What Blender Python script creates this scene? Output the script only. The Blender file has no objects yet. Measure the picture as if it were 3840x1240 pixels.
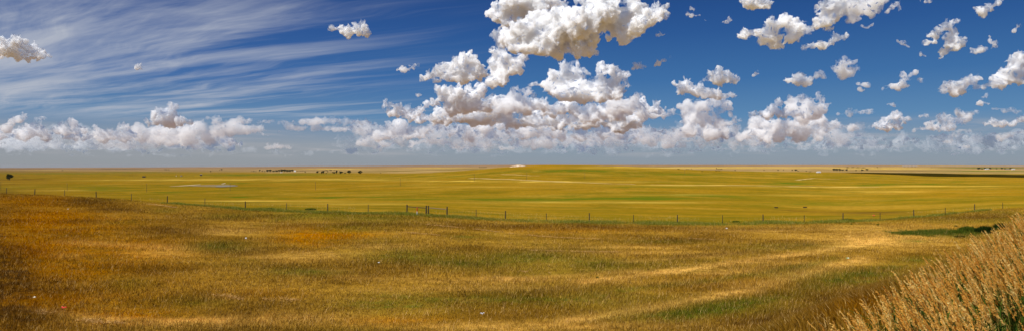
import bpy, math, random, time
import numpy as np
from mathutils import Vector, Matrix
T0 = time.time()
random.seed(7); rng = np.random.default_rng(7)
S = bpy.context.scene
HAZE = 0.7e-5
COL = S.collection
R = math.radians
F = 2502.0           # focal length in photograph pixels (3840 wide)
H0 = 616.0           # photograph row of eye level
def uv(px, py): return (px-1920.0)/F, (H0-py)/F

def link(o, parent=None, kind=None, label=None, cat=None, group=None):
    COL.objects.link(o)
    if parent is not None: o.parent = parent
    if kind: o['kind'] = kind
    if label: o['label'] = label
    if cat: o['category'] = cat
    if group: o['group'] = group
    return o
def mesh_np(name, V, Fc, smooth=False):
    """V (n,3); Fc (m,k) constant polygon size"""
    V = np.asarray(V, dtype=np.float32); Fc = np.asarray(Fc, dtype=np.int32)
    me = bpy.data.meshes.new(name)
    n, k = Fc.shape
    me.vertices.add(len(V)); me.vertices.foreach_set('co', V.ravel())
    me.loops.add(n*k); me.loops.foreach_set('vertex_index', Fc.ravel())
    me.polygons.add(n); me.polygons.foreach_set('loop_start', np.arange(0, n*k, k, dtype=np.int32))
    me.update(calc_edges=True)
    me.polygons.foreach_set('use_smooth', np.full(n, smooth))
    me.update()
    return me
class NT:
    """tiny node-tree writer"""
    def __init__(s, tree): s.t = tree; tree.nodes.clear()
    def n(s, typ, **kw):
        nd = s.t.nodes.new(typ)
        for k, v in kw.items():
            if k.startswith('_'): setattr(nd, k[1:], v)
            else:
                key = int(k[1:]) if k[0] == 'i' and k[1:].isdigit() else k.replace('_', ' ')
                s.set(nd, key, v)
        return nd
    def set(s, nd, key, v):
        sock = nd.inputs[key]
        if isinstance(v, bpy.types.NodeSocket): s.t.links.new(v, sock)
        elif isinstance(v, bpy.types.Node): s.t.links.new(v.outputs[0], sock)
        else:
            if sock.type == 'RGBA' and not isinstance(v, (int, float)) and len(v) == 3: v = (*v, 1)
            sock.default_value = v
    def math(s, op, a, b=0.0, c=0.0, clamp=False):
        nd = s.t.nodes.new('ShaderNodeMath'); nd.operation = op; nd.use_clamp = clamp
        s.set(nd, 0, a); s.set(nd, 1, b); s.set(nd, 2, c); return nd.outputs[0]
    def vmath(s, op, a, b=(0, 0, 0)):
        nd = s.t.nodes.new('ShaderNodeVectorMath'); nd.operation = op
        s.set(nd, 0, a); s.set(nd, 1, b); return nd.outputs['Value' if op in ('LENGTH', 'DOT_PRODUCT') else 'Vector']
    def mix(s, f, a, b, mode='MIX'):
        nd = s.t.nodes.new('ShaderNodeMix'); nd.data_type = 'RGBA'; nd.blend_type = mode
        s.set(nd, 0, f); s.set(nd, 6, a); s.set(nd, 7, b); return nd.outputs[2]
    def noise(s, vec, scale, detail=3.0, rough=0.5, dist=0.0, out=0):
        nd = s.t.nodes.new('ShaderNodeTexNoise')
        s.set(nd, 'Vector', vec); s.set(nd, 'Scale', scale); s.set(nd, 'Detail', detail); s.set(nd, 'Roughness', rough); s.set(nd, 'Distortion', dist)
        return nd.outputs[out]
    def ramp(s, f, stops, interp='LINEAR'):
        nd = s.t.nodes.new('ShaderNodeValToRGB'); nd.color_ramp.interpolation = interp
        s.set(nd, 0, f); cr = nd.color_ramp.elements
        while len(cr) < len(stops): cr.new(0.5)
        for e, (p, c) in zip(cr, stops):
            e.position = p; e.color = (c, c, c, 1) if isinstance(c, (int, float)) else (*c, 1)
        return nd.outputs[0]
    def mapr(s, v, a, b, c=0.0, d=1.0, smooth=True):
        nd = s.t.nodes.new('ShaderNodeMapRange'); nd.interpolation_type = 'SMOOTHSTEP' if smooth else 'LINEAR'
        s.set(nd, 0, v); s.set(nd, 1, a); s.set(nd, 2, b); s.set(nd, 3, c); s.set(nd, 4, d); return nd.outputs[0]
def mat(name):
    m = bpy.data.materials.new(name); m.use_nodes = True
    return m, NT(m.node_tree)
def simple(name, col, rough=0.8, var=0.25, scale=8.0, metal=0.0):
    m, t = mat(name)
    tc = t.n('ShaderNodeTexCoord')
    nz = t.noise(tc.outputs['Object'], scale, 5, 0.65)
    c = t.mix(nz, tuple(x*(1-var) for x in col), tuple(min(1, x*(1+var)) for x in col))
    b = t.n('ShaderNodeBsdfPrincipled', Base_Color=c, Roughness=rough, Metallic=metal)
    t.n('ShaderNodeOutputMaterial', Surface=b)
    return m
def srgb(r, g, b):
    f = lambda c: (c/255/12.92) if c/255 <= .04045 else ((c/255+.055)/1.055)**2.4
    return (f(r), f(g), f(b))

# ------------------------------------------------------------------ camera, light, sky
cam = bpy.data.cameras.new('camera'); cam.sensor_width = 36; cam.lens = 36*F/3840
cam.clip_start = 0.1; cam.clip_end = 400000
cam.shift_y = -(620-H0)/3840
co = bpy.data.objects.new('camera', cam); COL.objects.link(co); co.rotation_euler = (R(90), 0, 0); S.camera = co
SUN_AZ, SUN_EL = R(-128), R(52)     # azimuth from +Y (view direction), negative = left and a little behind
sd = Vector((math.sin(SUN_AZ)*math.cos(SUN_EL), math.cos(SUN_AZ)*math.cos(SUN_EL), math.sin(SUN_EL)))
sun = bpy.data.lights.new('sun', 'SUN'); sun.energy = 4.9; sun.angle = R(0.53); sun.color = (1.0, 0.965, 0.91)
so = bpy.data.objects.new('sun', sun); COL.objects.link(so); so.rotation_euler = sd.to_track_quat('Z', 'Y').to_euler(); so.location = (-40, -20, 60)
S.view_settings.view_transform = 'Standard'; S.view_settings.look = 'None'; S.view_settings.exposure = 0; S.view_settings.gamma = 1
S.cycles.use_denoising = True
S.cycles.max_bounces = 32; S.cycles.diffuse_bounces = 4; S.cycles.transparent_max_bounces = 24; S.cycles.volume_bounces = 28
S.render.film_transparent = False

W = bpy.data.worlds.new('World'); S.world = W; W.use_nodes = True
t = NT(W.node_tree)
sky = t.n('ShaderNodeTexSky'); sky.sky_type = 'NISHITA'; sky.sun_disc = False
sky.sun_elevation = SUN_EL; sky.sun_rotation = SUN_AZ; sky.air_density = 1.0; sky.dust_density = 0.6; sky.ozone_density = 2.0
tc = t.n('ShaderNodeTexCoord'); D = t.vmath('NORMALIZE', tc.outputs['Generated'])
sp = t.n('ShaderNodeSeparateXYZ', i0=D)
X, Y, Z = sp.outputs
el = t.math('MAXIMUM', Z, 0.0)
az = t.math('ARCTAN2', X, Y)                                # 0 ahead, negative left
# clear-air colour of the low sky, deep and polarised above, dusty at the horizon
K = 10.0
def k3(r, g, b): return tuple(K*c for c in srgb(r, g, b))
def ramp3(f, stops):                                        # colour ramp with values above one
    m = max(max(c) for _, c in stops)
    return t.vmath('MULTIPLY', t.ramp(f, [(p, tuple(x/m for x in c)) for p, c in stops]), (m, m, m))
e2 = t.math('MULTIPLY', el, 1/0.34)
right = ramp3(e2, [(0.0, k3(142, 152, 162)), (0.08, k3(138, 155, 171)), (0.2, k3(92, 136, 178)), (0.36, k3(64, 112, 166)), (0.55, k3(46, 90, 150)), (0.75, k3(32, 70, 132)), (1.0, k3(26, 58, 116))])
left = ramp3(e2, [(0.0, k3(148, 153, 158)), (0.08, k3(150, 157, 166)), (0.2, k3(98, 136, 174)), (0.36, k3(62, 106, 164)), (0.55, k3(48, 88, 150)), (0.75, k3(42, 74, 134)), (1.0, k3(36, 62, 118))])
lf = t.mapr(az, -0.5, 0.15, 1.0, 0.0)
low = t.mix(lf, right, left)
# cirrus: a streaked sheet high up, cut through by the view direction
zz = t.math('MAXIMUM', Z, 0.01)
P = t.n('ShaderNodeCombineXYZ', X=t.math('DIVIDE', X, zz), Y=t.math('DIVIDE', Y, zz))
def streak(ang, sx, sy, scale, detail, rough, dist, warp=0.25):
    rot = t.n('ShaderNodeVectorRotate', Vector=P, Angle=R(ang)); rot.rotation_type = 'Z_AXIS'
    wv = t.vmath('MULTIPLY', t.vmath('SUBTRACT', t.noise(rot, 0.25, 3, 0.5, out=1), (0.5, 0.5, 0.5)), (warp*4, warp*4, 0))
    q = t.vmath('MULTIPLY', t.vmath('ADD', rot, wv), (sx, sy, 1))
    return t.noise(q, scale, detail, rough, dist)
s1 = streak(36, 0.14, 1.0, 1.1, 7, 0.6, 0.3)
s2 = streak(42, 0.24, 2.4, 1.0, 6, 0.62, 0.4, 0.5)
ccov = t.mapr(az, -0.62, 0.02, 1.0, 0.0, smooth=True)
c1 = t.mapr(t.math('ADD', s1, t.math('MULTIPLY', ccov, 0.16)), 0.52, 0.80)
c2 = t.mapr(t.math('ADD', s2, t.math('MULTIPLY', ccov, 0.12)), 0.50, 0.85)
cir = t.math('ADD', t.math('MULTIPLY', c1, 0.62), t.math('MULTIPLY', c2, 0.33))
cir = t.math('MULTIPLY', cir, t.mapr(az, -0.35, 0.06, 1.0, 0.0))
cir = t.math('MULTIPLY', cir, t.mapr(Z, 0.05, 0.075, 0.0, 1.0), clamp=True)
low = t.mix(cir, low, k3(184, 189, 200))
# dusty far air near the horizon, with faint flat cloud remnants in it
hz = t.vmath('MULTIPLY', D, (5.0, 5.0, 60.0))
hn = t.mapr(t.noise(hz, 1.6, 7, 0.62, 0.3), 0.46, 0.72)
hn = t.math('MULTIPLY', hn, t.math('MULTIPLY', t.mapr(Z, 0.004, 0.02), t.mapr(Z, 0.035, 0.075, 1.0, 0.0)))
low = t.mix(t.math('MULTIPLY', hn, 0.42), low, k3(182, 180, 184))
up = t.mapr(Z, 0.22, 0.5)
full = t.mix(up, low, sky.outputs[0])
bg = t.n('ShaderNodeBackground', Color=full, Strength=0.1)
t.n('ShaderNodeOutputWorld', Surface=bg)
# ------------------------------------------------------------------ clouds
def ico(sub):
    import bmesh
    bm = bmesh.new(); bmesh.ops.create_icosphere(bm, subdivisions=sub, radius=1.0)
    V = np.array([v.co[:] for v in bm.verts]); Fc = np.array([[v.index for v in f.verts] for f in bm.faces]); bm.free()
    return V, Fc
ICO = {s: ico(s) for s in (1, 2, 3)}
def spheres(cs, rs, sub):
    V, Fc = ICO[sub]; n = len(cs)
    A = (V[None]*rs[:, None, None] if rs.ndim == 1 else V[None]*rs[:, None, :]) + cs[:, None, :]
    B = Fc[None] + (np.arange(n)*len(V))[:, None, None]
    return A.reshape(-1, 3), B.reshape(-1, 3)
def cloud_mat(name, col, alpha, puff, wisp=0.0):
    m, t = mat(name)
    tc = t.n('ShaderNodeTexCoord'); O = tc.outputs['Object']
    def bil(scale, detail, rough):                          # billows: rounded tops, sharp creases
        w = t.vmath('ADD', O, t.vmath('MULTIPLY', t.vmath('SUBTRACT', t.noise(O, scale*0.8, 2, out=1), (.5, .5, .5)), (0.5/scale, 0.5/scale, 0.5/scale)))
        v = t.n('ShaderNodeTexVoronoi', Vector=w, Scale=scale, Detail=detail, Roughness=rough); v.feature = 'F1'
        return v.outputs['Distance']
    b1 = bil(30, 1, .5); b2 = bil(80, 3, .65)
    nz = t.noise(O, 22, 8, 0.66)
    h = t.math('ADD', t.math('MULTIPLY', b1, -0.62), t.math('MULTIPLY', b2, -0.34))
    h = t.math('ADD', h, t.math('MULTIPLY', nz, 0.45))
    disp = t.n('ShaderNodeDisplacement', Height=h, Midlevel=-0.36, Scale=0.021*puff)
    span = t.n('ShaderNodeAttribute'); span.attribute_type = 'OBJECT'; span.attribute_name = 'span'
    vs = t.n('ShaderNodeVolumeScatter', Color=col, Density=t.math('DIVIDE', alpha*520.0, span.outputs['Fac']), Anisotropy=0.0)
    t.n('ShaderNodeOutputMaterial', Volume=vs, Displacement=disp)
    m.displacement_method = 'BOTH'
    return m
CM = {'near': cloud_mat('cloud_white', (.905, .945, 1.0), 1.0, 1.0),
      'grey': cloud_mat('cloud_thin_grey', (.86, .88, .93), 0.3, 0.8, 0.25),
      'mid': cloud_mat('cloud_air_tint', (.985, .97, .955), 0.42, 0.8),  # warm tint and thin density put the hazy air into the cloud
      'far': cloud_mat('cloud_far_air_tint', (.985, .96, .935), 0.2, 0.55),  # warmer and thinner still, imitating the haze of distant air
      'dim': cloud_mat('cloud_faint', (.97, .96, .96), 0.06, 0.5),
      'haz': cloud_mat('cloud_hazy_bank', (.97, .97, .98), 0.085, 0.9),
      'rag': cloud_mat('cloud_ragged', (.97, .98, 1.0), 0.55, 0.7, 0.3)}
Z1 = lambda x, y: (x/1.342, y/1.342)
Z2 = lambda x, y: (1280+x/1.342, y/1.342)
Z3 = lambda x, y: (2560+x/1.342, y/1.342)
ncl = 0
def cloud(zm, blobs, base, kind='near', label='', flat=1.0, dens=13, thick=1.0, alt=1500.0, grow=1.2):
    """blobs: (x, y, r[, ry]) in zoom-view pixels; base = photograph row of the cloud base, which sets its distance"""
    global ncl
    rs_ = random.Random(100+ncl); ncl += 1
    dist = alt*F/(H0-base)
    if kind == 'rag': grow = 0.98
    C, Rr = [], []
    for b in blobs:
        x, y = zm(b[0], b[1]); r = grow*b[2]/1.342/F; ry = grow*(b[3] if len(b) > 3 else b[2]*flat)/1.342/F
        u, v = uv(x, y)
        dy = rs_.uniform(-1, 1)*r*0.9*thick
        rr = min(r, ry*1.0)
        # a wide flat blob becomes a row of round ones
        k = max(1, int(round(r/ry*1.3))) if r > ry*1.15 else 1
        for q in range(k):
            uu = u + ((q+0.5)/k-0.5)*2*(r-rr*0.6) if k > 1 else u
            c0 = (uu, dy+rs_.uniform(-.4, .4)*rr, v)
            C.append(c0); Rr.append(rr*0.92)
            for _ in range(dens):
                z = rs_.uniform(-0.55, 1); a = rs_.uniform(0, 2*math.pi); s = math.sqrt(1-z*z)
                r2 = rr*rs_.uniform(0.22, 0.46); dd = rr*0.98-r2*0.55
                c1 = (c0[0]+dd*s*math.cos(a), c0[1]+dd*s*math.sin(a), c0[2]+dd*z)
                C.append(c1); Rr.append(r2)
                for _ in range(2):
                    z = rs_.uniform(-0.7, 1); a = rs_.uniform(0, 2*math.pi); s = math.sqrt(1-z*z)
                    r3 = r2*rs_.uniform(.3, .5); dd = r2*0.95
                    if r3*F > 2.2:
                        C.append((c1[0]+dd*s*math.cos(a), c1[1]+dd*s*math.sin(a), c1[2]+dd*z)); Rr.append(r3)
    C = np.array(C); Rr = np.array(Rr)
    ctr = C.mean(0); ctr[1] = 0
    V, Fc = spheres(C-ctr, Rr, 2)
    bz = (H0-base-10)/F-ctr[2]
    V[:, 2] = np.where(V[:, 2] < bz, bz+(V[:, 2]-bz)*0.4, V[:, 2])
    me = mesh_np('c', V, Fc, True)
    o = bpy.data.objects.new('tmp', me); COL.objects.link(o)
    md = o.modifiers.new('r', 'REMESH'); md.mode = 'VOXEL'; md.voxel_size = 2.6/F; md.use_smooth_shade = True
    dg = bpy.context.evaluated_depsgraph_get()
    me2 = bpy.data.meshes.new_from_object(o.evaluated_get(dg))
    bpy.data.objects.remove(o); bpy.data.meshes.remove(me)
    me2.name = 'cloud'; me2.materials.clear(); me2.materials.append(CM[kind])
    ob = bpy.data.objects.new('cloud', me2)
    ob.location = (ctr[0]*dist, dist, ctr[2]*dist); ob.scale = (dist, dist, dist)
    ob['span'] = float(dist)
    link(ob, kind='stuff', label=label, cat='cloud')
    return ob

cloud(Z1, [(20,262,45),(75,240,50),(125,228,45),(170,258,42),(220,280,32),(258,288,22),(75,285,30),(145,290,28),(10,280,30)], 245, label='bright white puffy cloud at the far left among the thin streaks')
cloud(Z1, [(690,332,13),(708,330,16),(722,335,9)], 255, label='tiny lone white puff left of centre in the streaked sky')
cloud(Z2, [(-50,140,14),(0,150,28),(40,150,32),(85,150,36),(125,158,32),(100,125,20),(30,175,18),(150,170,16)], 155, label='small flat-based white cloud alone in deep blue sky')
cloud(Z2, [(300,345,26),(330,345,24),(365,335,24),(390,328,14),(285,350,12)], 275, 'rag', label='small ragged cloud above the left shelf of the great cloud')
cloud(Z2, [(378,475,14),(395,474,18),(407,476,10)], 362, 'rag', label='tiny puff below the small ragged cloud')
cloud(Z2, [(800,70,62),(870,40,72),(940,60,75),(850,120,55),(1000,30,60),(1080,20,50),(770,80,35),(950,120,50),(1010,90,50)], 245, label='brilliant white top of the great cloud in the middle of the sky', alt=1700)
cloud(Z2, [(840,190,55),(870,230,55),(930,170,75),(1010,150,90),(1100,130,92),(1180,140,90),(1240,200,75),(1000,235,68),(1100,240,66),(1190,255,55),(930,250,55),(1250,100,80),(1330,60,85),(1400,120,78),(1440,190,45),(1480,150,58),(1540,110,55),(1590,70,48),(1625,40,26),(1300,10,70),(1220,10,45),(1480,40,60),(1420,215,22),(1600,175,12),(1270,270,30)], 245, label='great grey-bellied cumulus stretching right from the white top')
cloud(Z2, [(775,185,36),(790,260,44),(782,330,52),(800,400,50),(850,330,55),(890,340,42),(750,425,42),(820,290,40),(905,300,35)], 330, label='column of cloud under the left end of the great cumulus')
cloud(Z2, [(620,300,42),(650,310,42),(560,330,42),(500,360,40),(450,385,32),(405,395,24),(600,380,55),(680,370,48),(540,390,40),(720,360,36),(475,405,24)], 332, label='shelf-shaped cloud with a pointed left end beside the column', alt=1400)
cloud(Z2, [(520,480,52),(580,490,55),(640,480,55),(700,470,48),(465,515,32),(560,545,50),(620,540,45),(680,530,40)], 430, label='broad soft cloud hanging below the shelf-shaped cloud')
cloud(Z2, [(870,448,28),(860,490,42),(800,530,45),(932,470,32),(965,475,20),(900,530,40),(840,545,40),(780,560,30)], 450, 'mid', label='white turret cloud in the gap below the great cumulus')
cloud(Z2, [(1120,335,36),(1180,345,38),(1210,365,28),(1090,390,46),(1150,410,58),(1220,425,56),(1060,450,46),(980,425,20,14),(950,430,14,9),(1015,430,24,16),(1130,470,58),(1220,475,55),(1310,355,38),(1370,350,38),(1400,385,45),(1340,420,56),(1300,470,52),(1390,460,52),(1430,385,24),(1435,430,26),(1250,500,45,30),(1290,410,35)], 405, label='twin-topped cumulus right of centre with a blue notch between tops')
cloud(Z2, [(1480,500,40),(1440,540,45),(1380,550,38),(1510,560,36),(1560,580,40,25),(1640,570,45,28),(1690,580,25,15)], 445, 'mid', label='soft grey cloud trailing right below the twin-topped cumulus')
cloud(Z2, [(230,500,11),(222,528,26),(255,530,18),(205,540,14),(290,550,36),(340,570,34),(240,570,28),(400,555,32),(440,535,25),(340,590,28)], 450, label='stepped low clouds at the left foot of the cloud mass')
cloud(Z2, [(1475,320,20),(1500,330,24),(1530,335,16),(1465,345,12)], 265, 'rag', label='left of two torn scraps right of the twin-topped cumulus')
cloud(Z2, [(1600,312,22),(1630,300,16),(1652,288,9),(1580,325,10)], 258, 'rag', label='right of two torn scraps right of the twin-topped cumulus')
# right sky
cloud(Z3, [(330,168,34),(380,168,36),(430,130,42),(490,115,44),(540,125,46),(585,150,46),(560,180,44),(450,180,42),(470,235,30),(400,205,30),(305,185,24),(620,160,28),(490,245,16)], 200, label='wide white cumulus high in the right part of the sky')
cloud(Z3, [(700,50,40),(760,30,50),(740,80,46),(700,120,40),(670,110,26),(720,20,40),(790,60,40),(660,140,22),(730,150,22)], 150, label='bright white tower leaning above the wide right cumulus')
cloud(Z3, [(840,30,55),(900,25,55),(960,20,45),(930,60,38),(850,100,28),(820,10,40),(880,105,16),(985,50,26)], 150, 'grey', label='grey thin sheet beside the bright leaning tower')
cloud(Z3, [(610,240,18),(650,232,22),(690,222,22),(740,212,26),(770,190,26),(800,195,24),(825,185,14),(765,168,14),(720,235,16)], 188, label='hook-shaped white cloud under the leaning tower')
cloud(Z3, [(1050,40,26),(1085,20,24),(1030,60,16),(1100,50,14),(925,140,20),(950,128,14),(905,128,12)], 110, 'rag', label='ragged scraps right of the grey sheet')
cloud(Z3, [(320,12,40),(370,8,45),(415,12,38),(440,18,22),(300,5,22)], 25, label='flat cloud cut by the top of the view on the right', alt=1500)
cloud(Z3, [(45,40,20),(60,50,16),(20,72,18),(55,78,20,10),(85,75,12,8)], 60, 'rag', label='torn scrap near the top right of the great cumulus')
cloud(Z3, [(205,112,14),(228,102,20),(245,90,10),(112,102,11)], 90, 'rag', label='small scrap left of the wide right cumulus')
cloud(Z3, [(1200,2,10),(1225,8,18),(1245,5,12)], 14, 'rag', label='small scrap at the top edge on the right')
cloud(Z3, [(1085,200,10),(1100,210,14),(1125,212,14),(1130,235,10),(1120,225,10)], 180, 'rag', label='faint scrap in the gap of the right sky')
cloud(Z3, [(1205,270,16),(1195,262,10),(1220,280,10)], 212, 'rag', label='faint tuft below the gap in the right sky')
cloud(Z3, [(1300,145,34),(1335,130,28),(1380,108,18),(1275,175,30),(1270,160,28),(1250,215,22,14),(1225,222,14,8),(1365,185,38),(1355,230,36),(1385,215,30),(1330,265,28),(1310,290,16),(1360,130,16)], 225, label='tall S-shaped cloud in the upper right')
cloud(Z3, [(1553,190,16),(1550,225,28),(1570,232,24),(1520,245,26),(1490,252,20),(1455,245,16),(1445,265,12),(1470,262,14)], 205, 'rag', label='two-armed cloud right of the S-shaped cloud')
cloud(Z3, [(1540,35,26),(1500,50,26),(1515,60,22),(1575,20,22),(1480,35,12),(1590,8,10)], 50, label='small slanting cloud near the top right corner')
cloud(Z3, [(1690,128,14),(1670,152,12),(1682,140,11)], 115, 'rag', label='thin scrap at the right edge under the corner')
cloud(Z3, [(1690,305,42),(1650,345,46),(1655,290,22),(1600,395,38),(1545,425,30),(1640,405,38),(1710,360,42),(1510,440,18),(1590,430,28),(1700,400,30)], 335, label='large bright cumulus climbing at the right edge')
cloud(Z3, [(1455,408,32),(1390,425,34),(1330,438,34),(1300,460,24),(1400,455,30),(1480,440,22),(1350,420,22),(1420,400,16),(1360,465,26)], 355, label='low hummocky cloud left of the right-edge cumulus')
cloud(Z3, [(1525,485,22),(1500,512,20),(1535,470,12),(1530,522,14,9),(1480,520,12)], 395, 'rag', label='small hooked cloud below the right-edge cumulus')
cloud(Z3, [(180,362,28),(230,380,34),(140,380,30),(262,398,26),(200,400,34),(110,405,16),(285,402,14,10),(165,400,30)], 315, label='dome-shaped cloud above the cream towers')
cloud(Z3, [(20,415,34),(60,450,38),(0,450,42),(120,470,34),(170,475,30),(220,485,26),(90,440,24),(250,478,22)], 372, label='grey-based cloud resting over the cream towers')
cloud(Z3, [(30,530,42),(90,540,44),(150,520,40),(215,540,34),(180,500,26),(40,600,46),(120,600,50),(195,610,44),(250,612,28),(30,665,46),(130,670,50),(210,685,38),(265,680,20),(290,602,10)], 520, 'mid', label='tall cream cloud tower right of the middle mass')
cloud(Z3, [(560,395,32),(600,398,30),(635,410,26),(530,402,22),(575,368,16),(600,425,26,16)], 325, label='compact white cumulus between two grey clouds')
cloud(Z3, [(680,372,26),(700,375,22),(725,388,16,9),(610,378,14)], 295, 'grey', label='small grey cloud touching the compact cumulus')
cloud(Z3, [(790,335,40),(840,345,45),(815,365,40),(865,345,24),(765,345,22)], 300, 'grey', label='larger dull grey cloud without a bright edge')
cloud(Z3, [(370,372,16),(378,362,12),(355,378,8)], 285, 'rag', label='tiny scrap between dome-shaped and compact clouds')
cloud(Z3, [(875,418,9),(895,425,14,9),(925,428,18,8),(905,455,13),(890,445,9)], 345, 'rag', label='curled scrap below the dull grey cloud')
cloud(Z3, [(1010,448,18),(1050,435,24),(1090,415,28),(1100,372,14),(1125,395,22),(1155,375,18),(1180,355,12),(1110,430,26),(1195,400,20),(1070,440,26),(1215,408,10)], 345, 'rag', label='antler-shaped cloud in the mid right sky')
cloud(Z3, [(560,498,26),(600,490,28),(630,500,20),(560,550,42),(610,535,42),(685,470,18),(700,500,30),(700,540,34),(650,550,40),(720,505,18),(670,575,40),(600,590,44)], 500, 'mid', label='tall cream tower with two heads in the right half')
cloud(Z3, [(475,520,28),(450,550,34),(500,570,36,24),(560,580,40,26),(420,575,28),(360,570,32,20),(340,575,20,12)], 440, label='grey shelf in front of the two-headed tower')
cloud(Z3, [(380,620,42),(450,635,46),(540,635,50),(620,630,50),(700,610,42),(740,640,38),(790,635,36),(840,645,26),(400,690,40),(480,690,40),(330,680,36),(600,680,44),(680,680,36),(290,690,26),(870,645,15)], 545, 'mid', label='broad base of the two-headed cream tower')
cloud(Z3, [(1050,595,34),(1085,585,30),(1020,612,30),(975,635,24),(1115,605,26),(1060,635,40,24),(1000,640,26)], 495, label='rounded cumulus low in the right sky')
cloud(Z3, [(848,545,13),(870,567,34,13),(930,562,32,10),(800,575,25,8),(835,565,20)], 435, 'grey', label='thin flat cloud with one knob right of the two-headed tower')
cloud(Z3, [(1300,595,32),(1350,605,32),(1400,598,32),(1250,630,30),(1200,648,28,18),(1170,655,18),(1330,640,34,24),(1420,615,24),(1290,650,40,20),(1290,580,16)], 508, 'mid', label='long cumulus bank low on the right')
cloud(Z3, [(1365,560,22),(1385,555,16),(1440,568,34,13),(1475,565,20,9),(1395,572,20)], 435, 'grey', label='grey flat cloud above the long bank')
cloud(Z3, [(1400,665,32,22),(1440,660,24,18),(1360,680,26,18),(1270,700,18,12),(1320,712,30,10),(1435,740,22,12),(1405,748,14,9)], 545, 'far', label='small cream clouds under the long bank')
cloud(Z3, [(1195,582,12),(1215,578,17,13),(1235,582,8)], 440, 'rag', label='tiny flat puff above the rounded cumulus')
cloud(Z3, [(1035,524,13,9),(1055,522,17,10),(1072,528,9,7)], 398, 'rag', label='tiny oval puff under the antler-shaped cloud')
cloud(Z3, [(1590,545,26,12),(1630,550,34,16),(1665,562,26,12),(1685,570,12,8)], 430, 'grey', label='smooth oval cloud near the right edge')
cloud(Z3, [(1560,615,26),(1600,620,24),(1530,625,20),(1630,625,18,12),(1680,605,26),(1710,595,26),(1660,620,14)], 475, label='low puffs at the right edge')
cloud(Z3, [(1600,690,26,20),(1640,675,28,20),(1690,668,28,18),(1575,705,20,12),(1715,670,20)], 540, 'far', label='cream bank low at the right edge')
# left band
cloud(Z1, [(58,605,28),(55,630,26),(112,570,13),(118,590,15),(105,600,12),(35,650,25)], 500, 'mid', label='slim cloud heads rising at the far left of the low band')
cloud(Z1, [(210,600,22),(225,595,16),(185,600,16),(195,632,28),(120,655,36),(165,655,34),(80,670,34),(30,680,32),(215,665,30),(150,690,36),(230,690,28)], 530, 'mid', label='bumpy cumulus bank at the far left of the low band')
cloud(Z1, [(335,605,20),(355,600,16),(320,635,26),(280,655,30),(245,660,22),(350,660,40,26),(400,660,32,20),(430,655,18,12),(330,690,50,26)], 530, 'mid', label='second bank with a small horn in the low band')
cloud(Z1, [(620,632,22),(640,650,26),(600,650,28),(655,680,24),(500,655,30),(470,675,28),(440,695,24),(560,675,34),(520,690,34),(610,690,36),(420,700,18)], 532, 'mid', label='third bank with a domed right end in the low band')
cloud(Z1, [(870,538,22),(895,535,20),(850,548,20),(815,555,24),(795,560,18),(870,570,34),(830,585,36),(895,585,28),(850,612,38),(790,615,28),(740,622,20),(920,608,30),(950,612,20,14),(725,600,9),(733,608,9)], 500, label='anvil-topped tower standing above the low band on the left')
cloud(Z1, [(700,665,38),(760,665,42),(840,660,42),(900,670,46),(960,675,46),(1020,650,44),(700,700,34),(780,705,44,30),(860,712,44,30),(960,710,44,30),(1050,690,42)], 540, 'far', label='pale bank under the anvil-topped tower')
cloud(Z1, [(1085,590,16),(1100,585,13),(1060,598,22,10),(1110,615,40,26),(1180,615,44,28),(1250,612,44,26),(1310,612,44,20),(1360,612,34,12),(1150,650,44),(1220,650,44,34),(1290,645,40,28),(1100,660,40)], 535, 'far', label='long smooth-topped bank right of the anvil-topped tower')
cloud(Z1, [(1120,690,26),(1140,710,30),(1180,715,22,14),(1210,728,18,9),(830,668,20),(870,678,22,15),(820,700,20),(900,700,28,14),(820,655,13)], 545, 'mid', label='cream turrets in front of the smooth-topped bank')
cloud(Z1, [(1315,668,16),(1335,680,20,10),(1400,665,13,10),(1395,735,24,20),(1430,735,26,16),(1360,745,24,14),(1473,732,9,12),(1340,725,12),(1465,745,16,10)], 548, 'far', label='scattered cream puffs at the right end of the left band')
cloud(Z1, [(1460,620,50,20),(1540,612,60,24),(1620,605,64,26),(1700,610,60,28),(1500,645,60,22),(1600,648,70,22),(1700,648,60,20),(1790,612,60,24),(1850,625,50,22),(1780,650,60,20)], 520, 'far', label='smooth flat sheet between the left band and the middle mass')
def band(zm, x0, x1, y0, y1, n, base, kind, label, rmin, rmax, fl=0.6, seed=1):
    q = random.Random(seed); L = []
    for _ in range(n):
        x, y = q.uniform(x0, x1), y0+(y1-y0)*q.random()
        r = q.uniform(rmin, rmax)
        for _ in range(3):
            L.append((x+q.uniform(-1.4, 1.4)*r, y+q.uniform(-.4, .4)*r, r*q.uniform(.5, 1), r*fl*q.uniform(.5, 1)))
    cloud(zm, L, base, kind, label, dens=8, grow=1.5 if kind in ('far', 'dim', 'haz') else 1.3)
band(Z2, 430, 1020, 545, 625, 34, 485, 'near', 'left half of the long grey and cream bank in the middle distance', 34, 54, .75, 3)
band(Z2, 980, 1520, 555, 640, 34, 490, 'near', 'right half of the long grey and cream bank in the middle distance', 34, 54, .75, 33)
band(Z2, 520, 1000, 500, 560, 14, 470, 'near', 'upper left part of the cloud bank under the great cumulus', 34, 54, .8, 21)
band(Z2, 1030, 1560, 520, 580, 16, 478, 'near', 'upper right part of the cloud bank under the twin-topped cumulus', 34, 54, .8, 22)
band(Z1, -40, 1100, 660, 725, 46, 552, 'haz', 'hazy continuous bank behind the cumulus of the left band', 36, 60, .7, 23)
band(Z2, 60, 1560, 650, 725, 60, 552, 'haz', 'hazy continuous bank behind the middle mass', 36, 60, .65, 24)
band(Z3, -60, 900, 640, 725, 40, 552, 'haz', 'hazy continuous bank behind the cream towers', 34, 56, .65, 25)
band(Z3, 900, 1750, 680, 735, 30, 556, 'haz', 'hazy low bank at the right', 24, 40, .55, 26)
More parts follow.
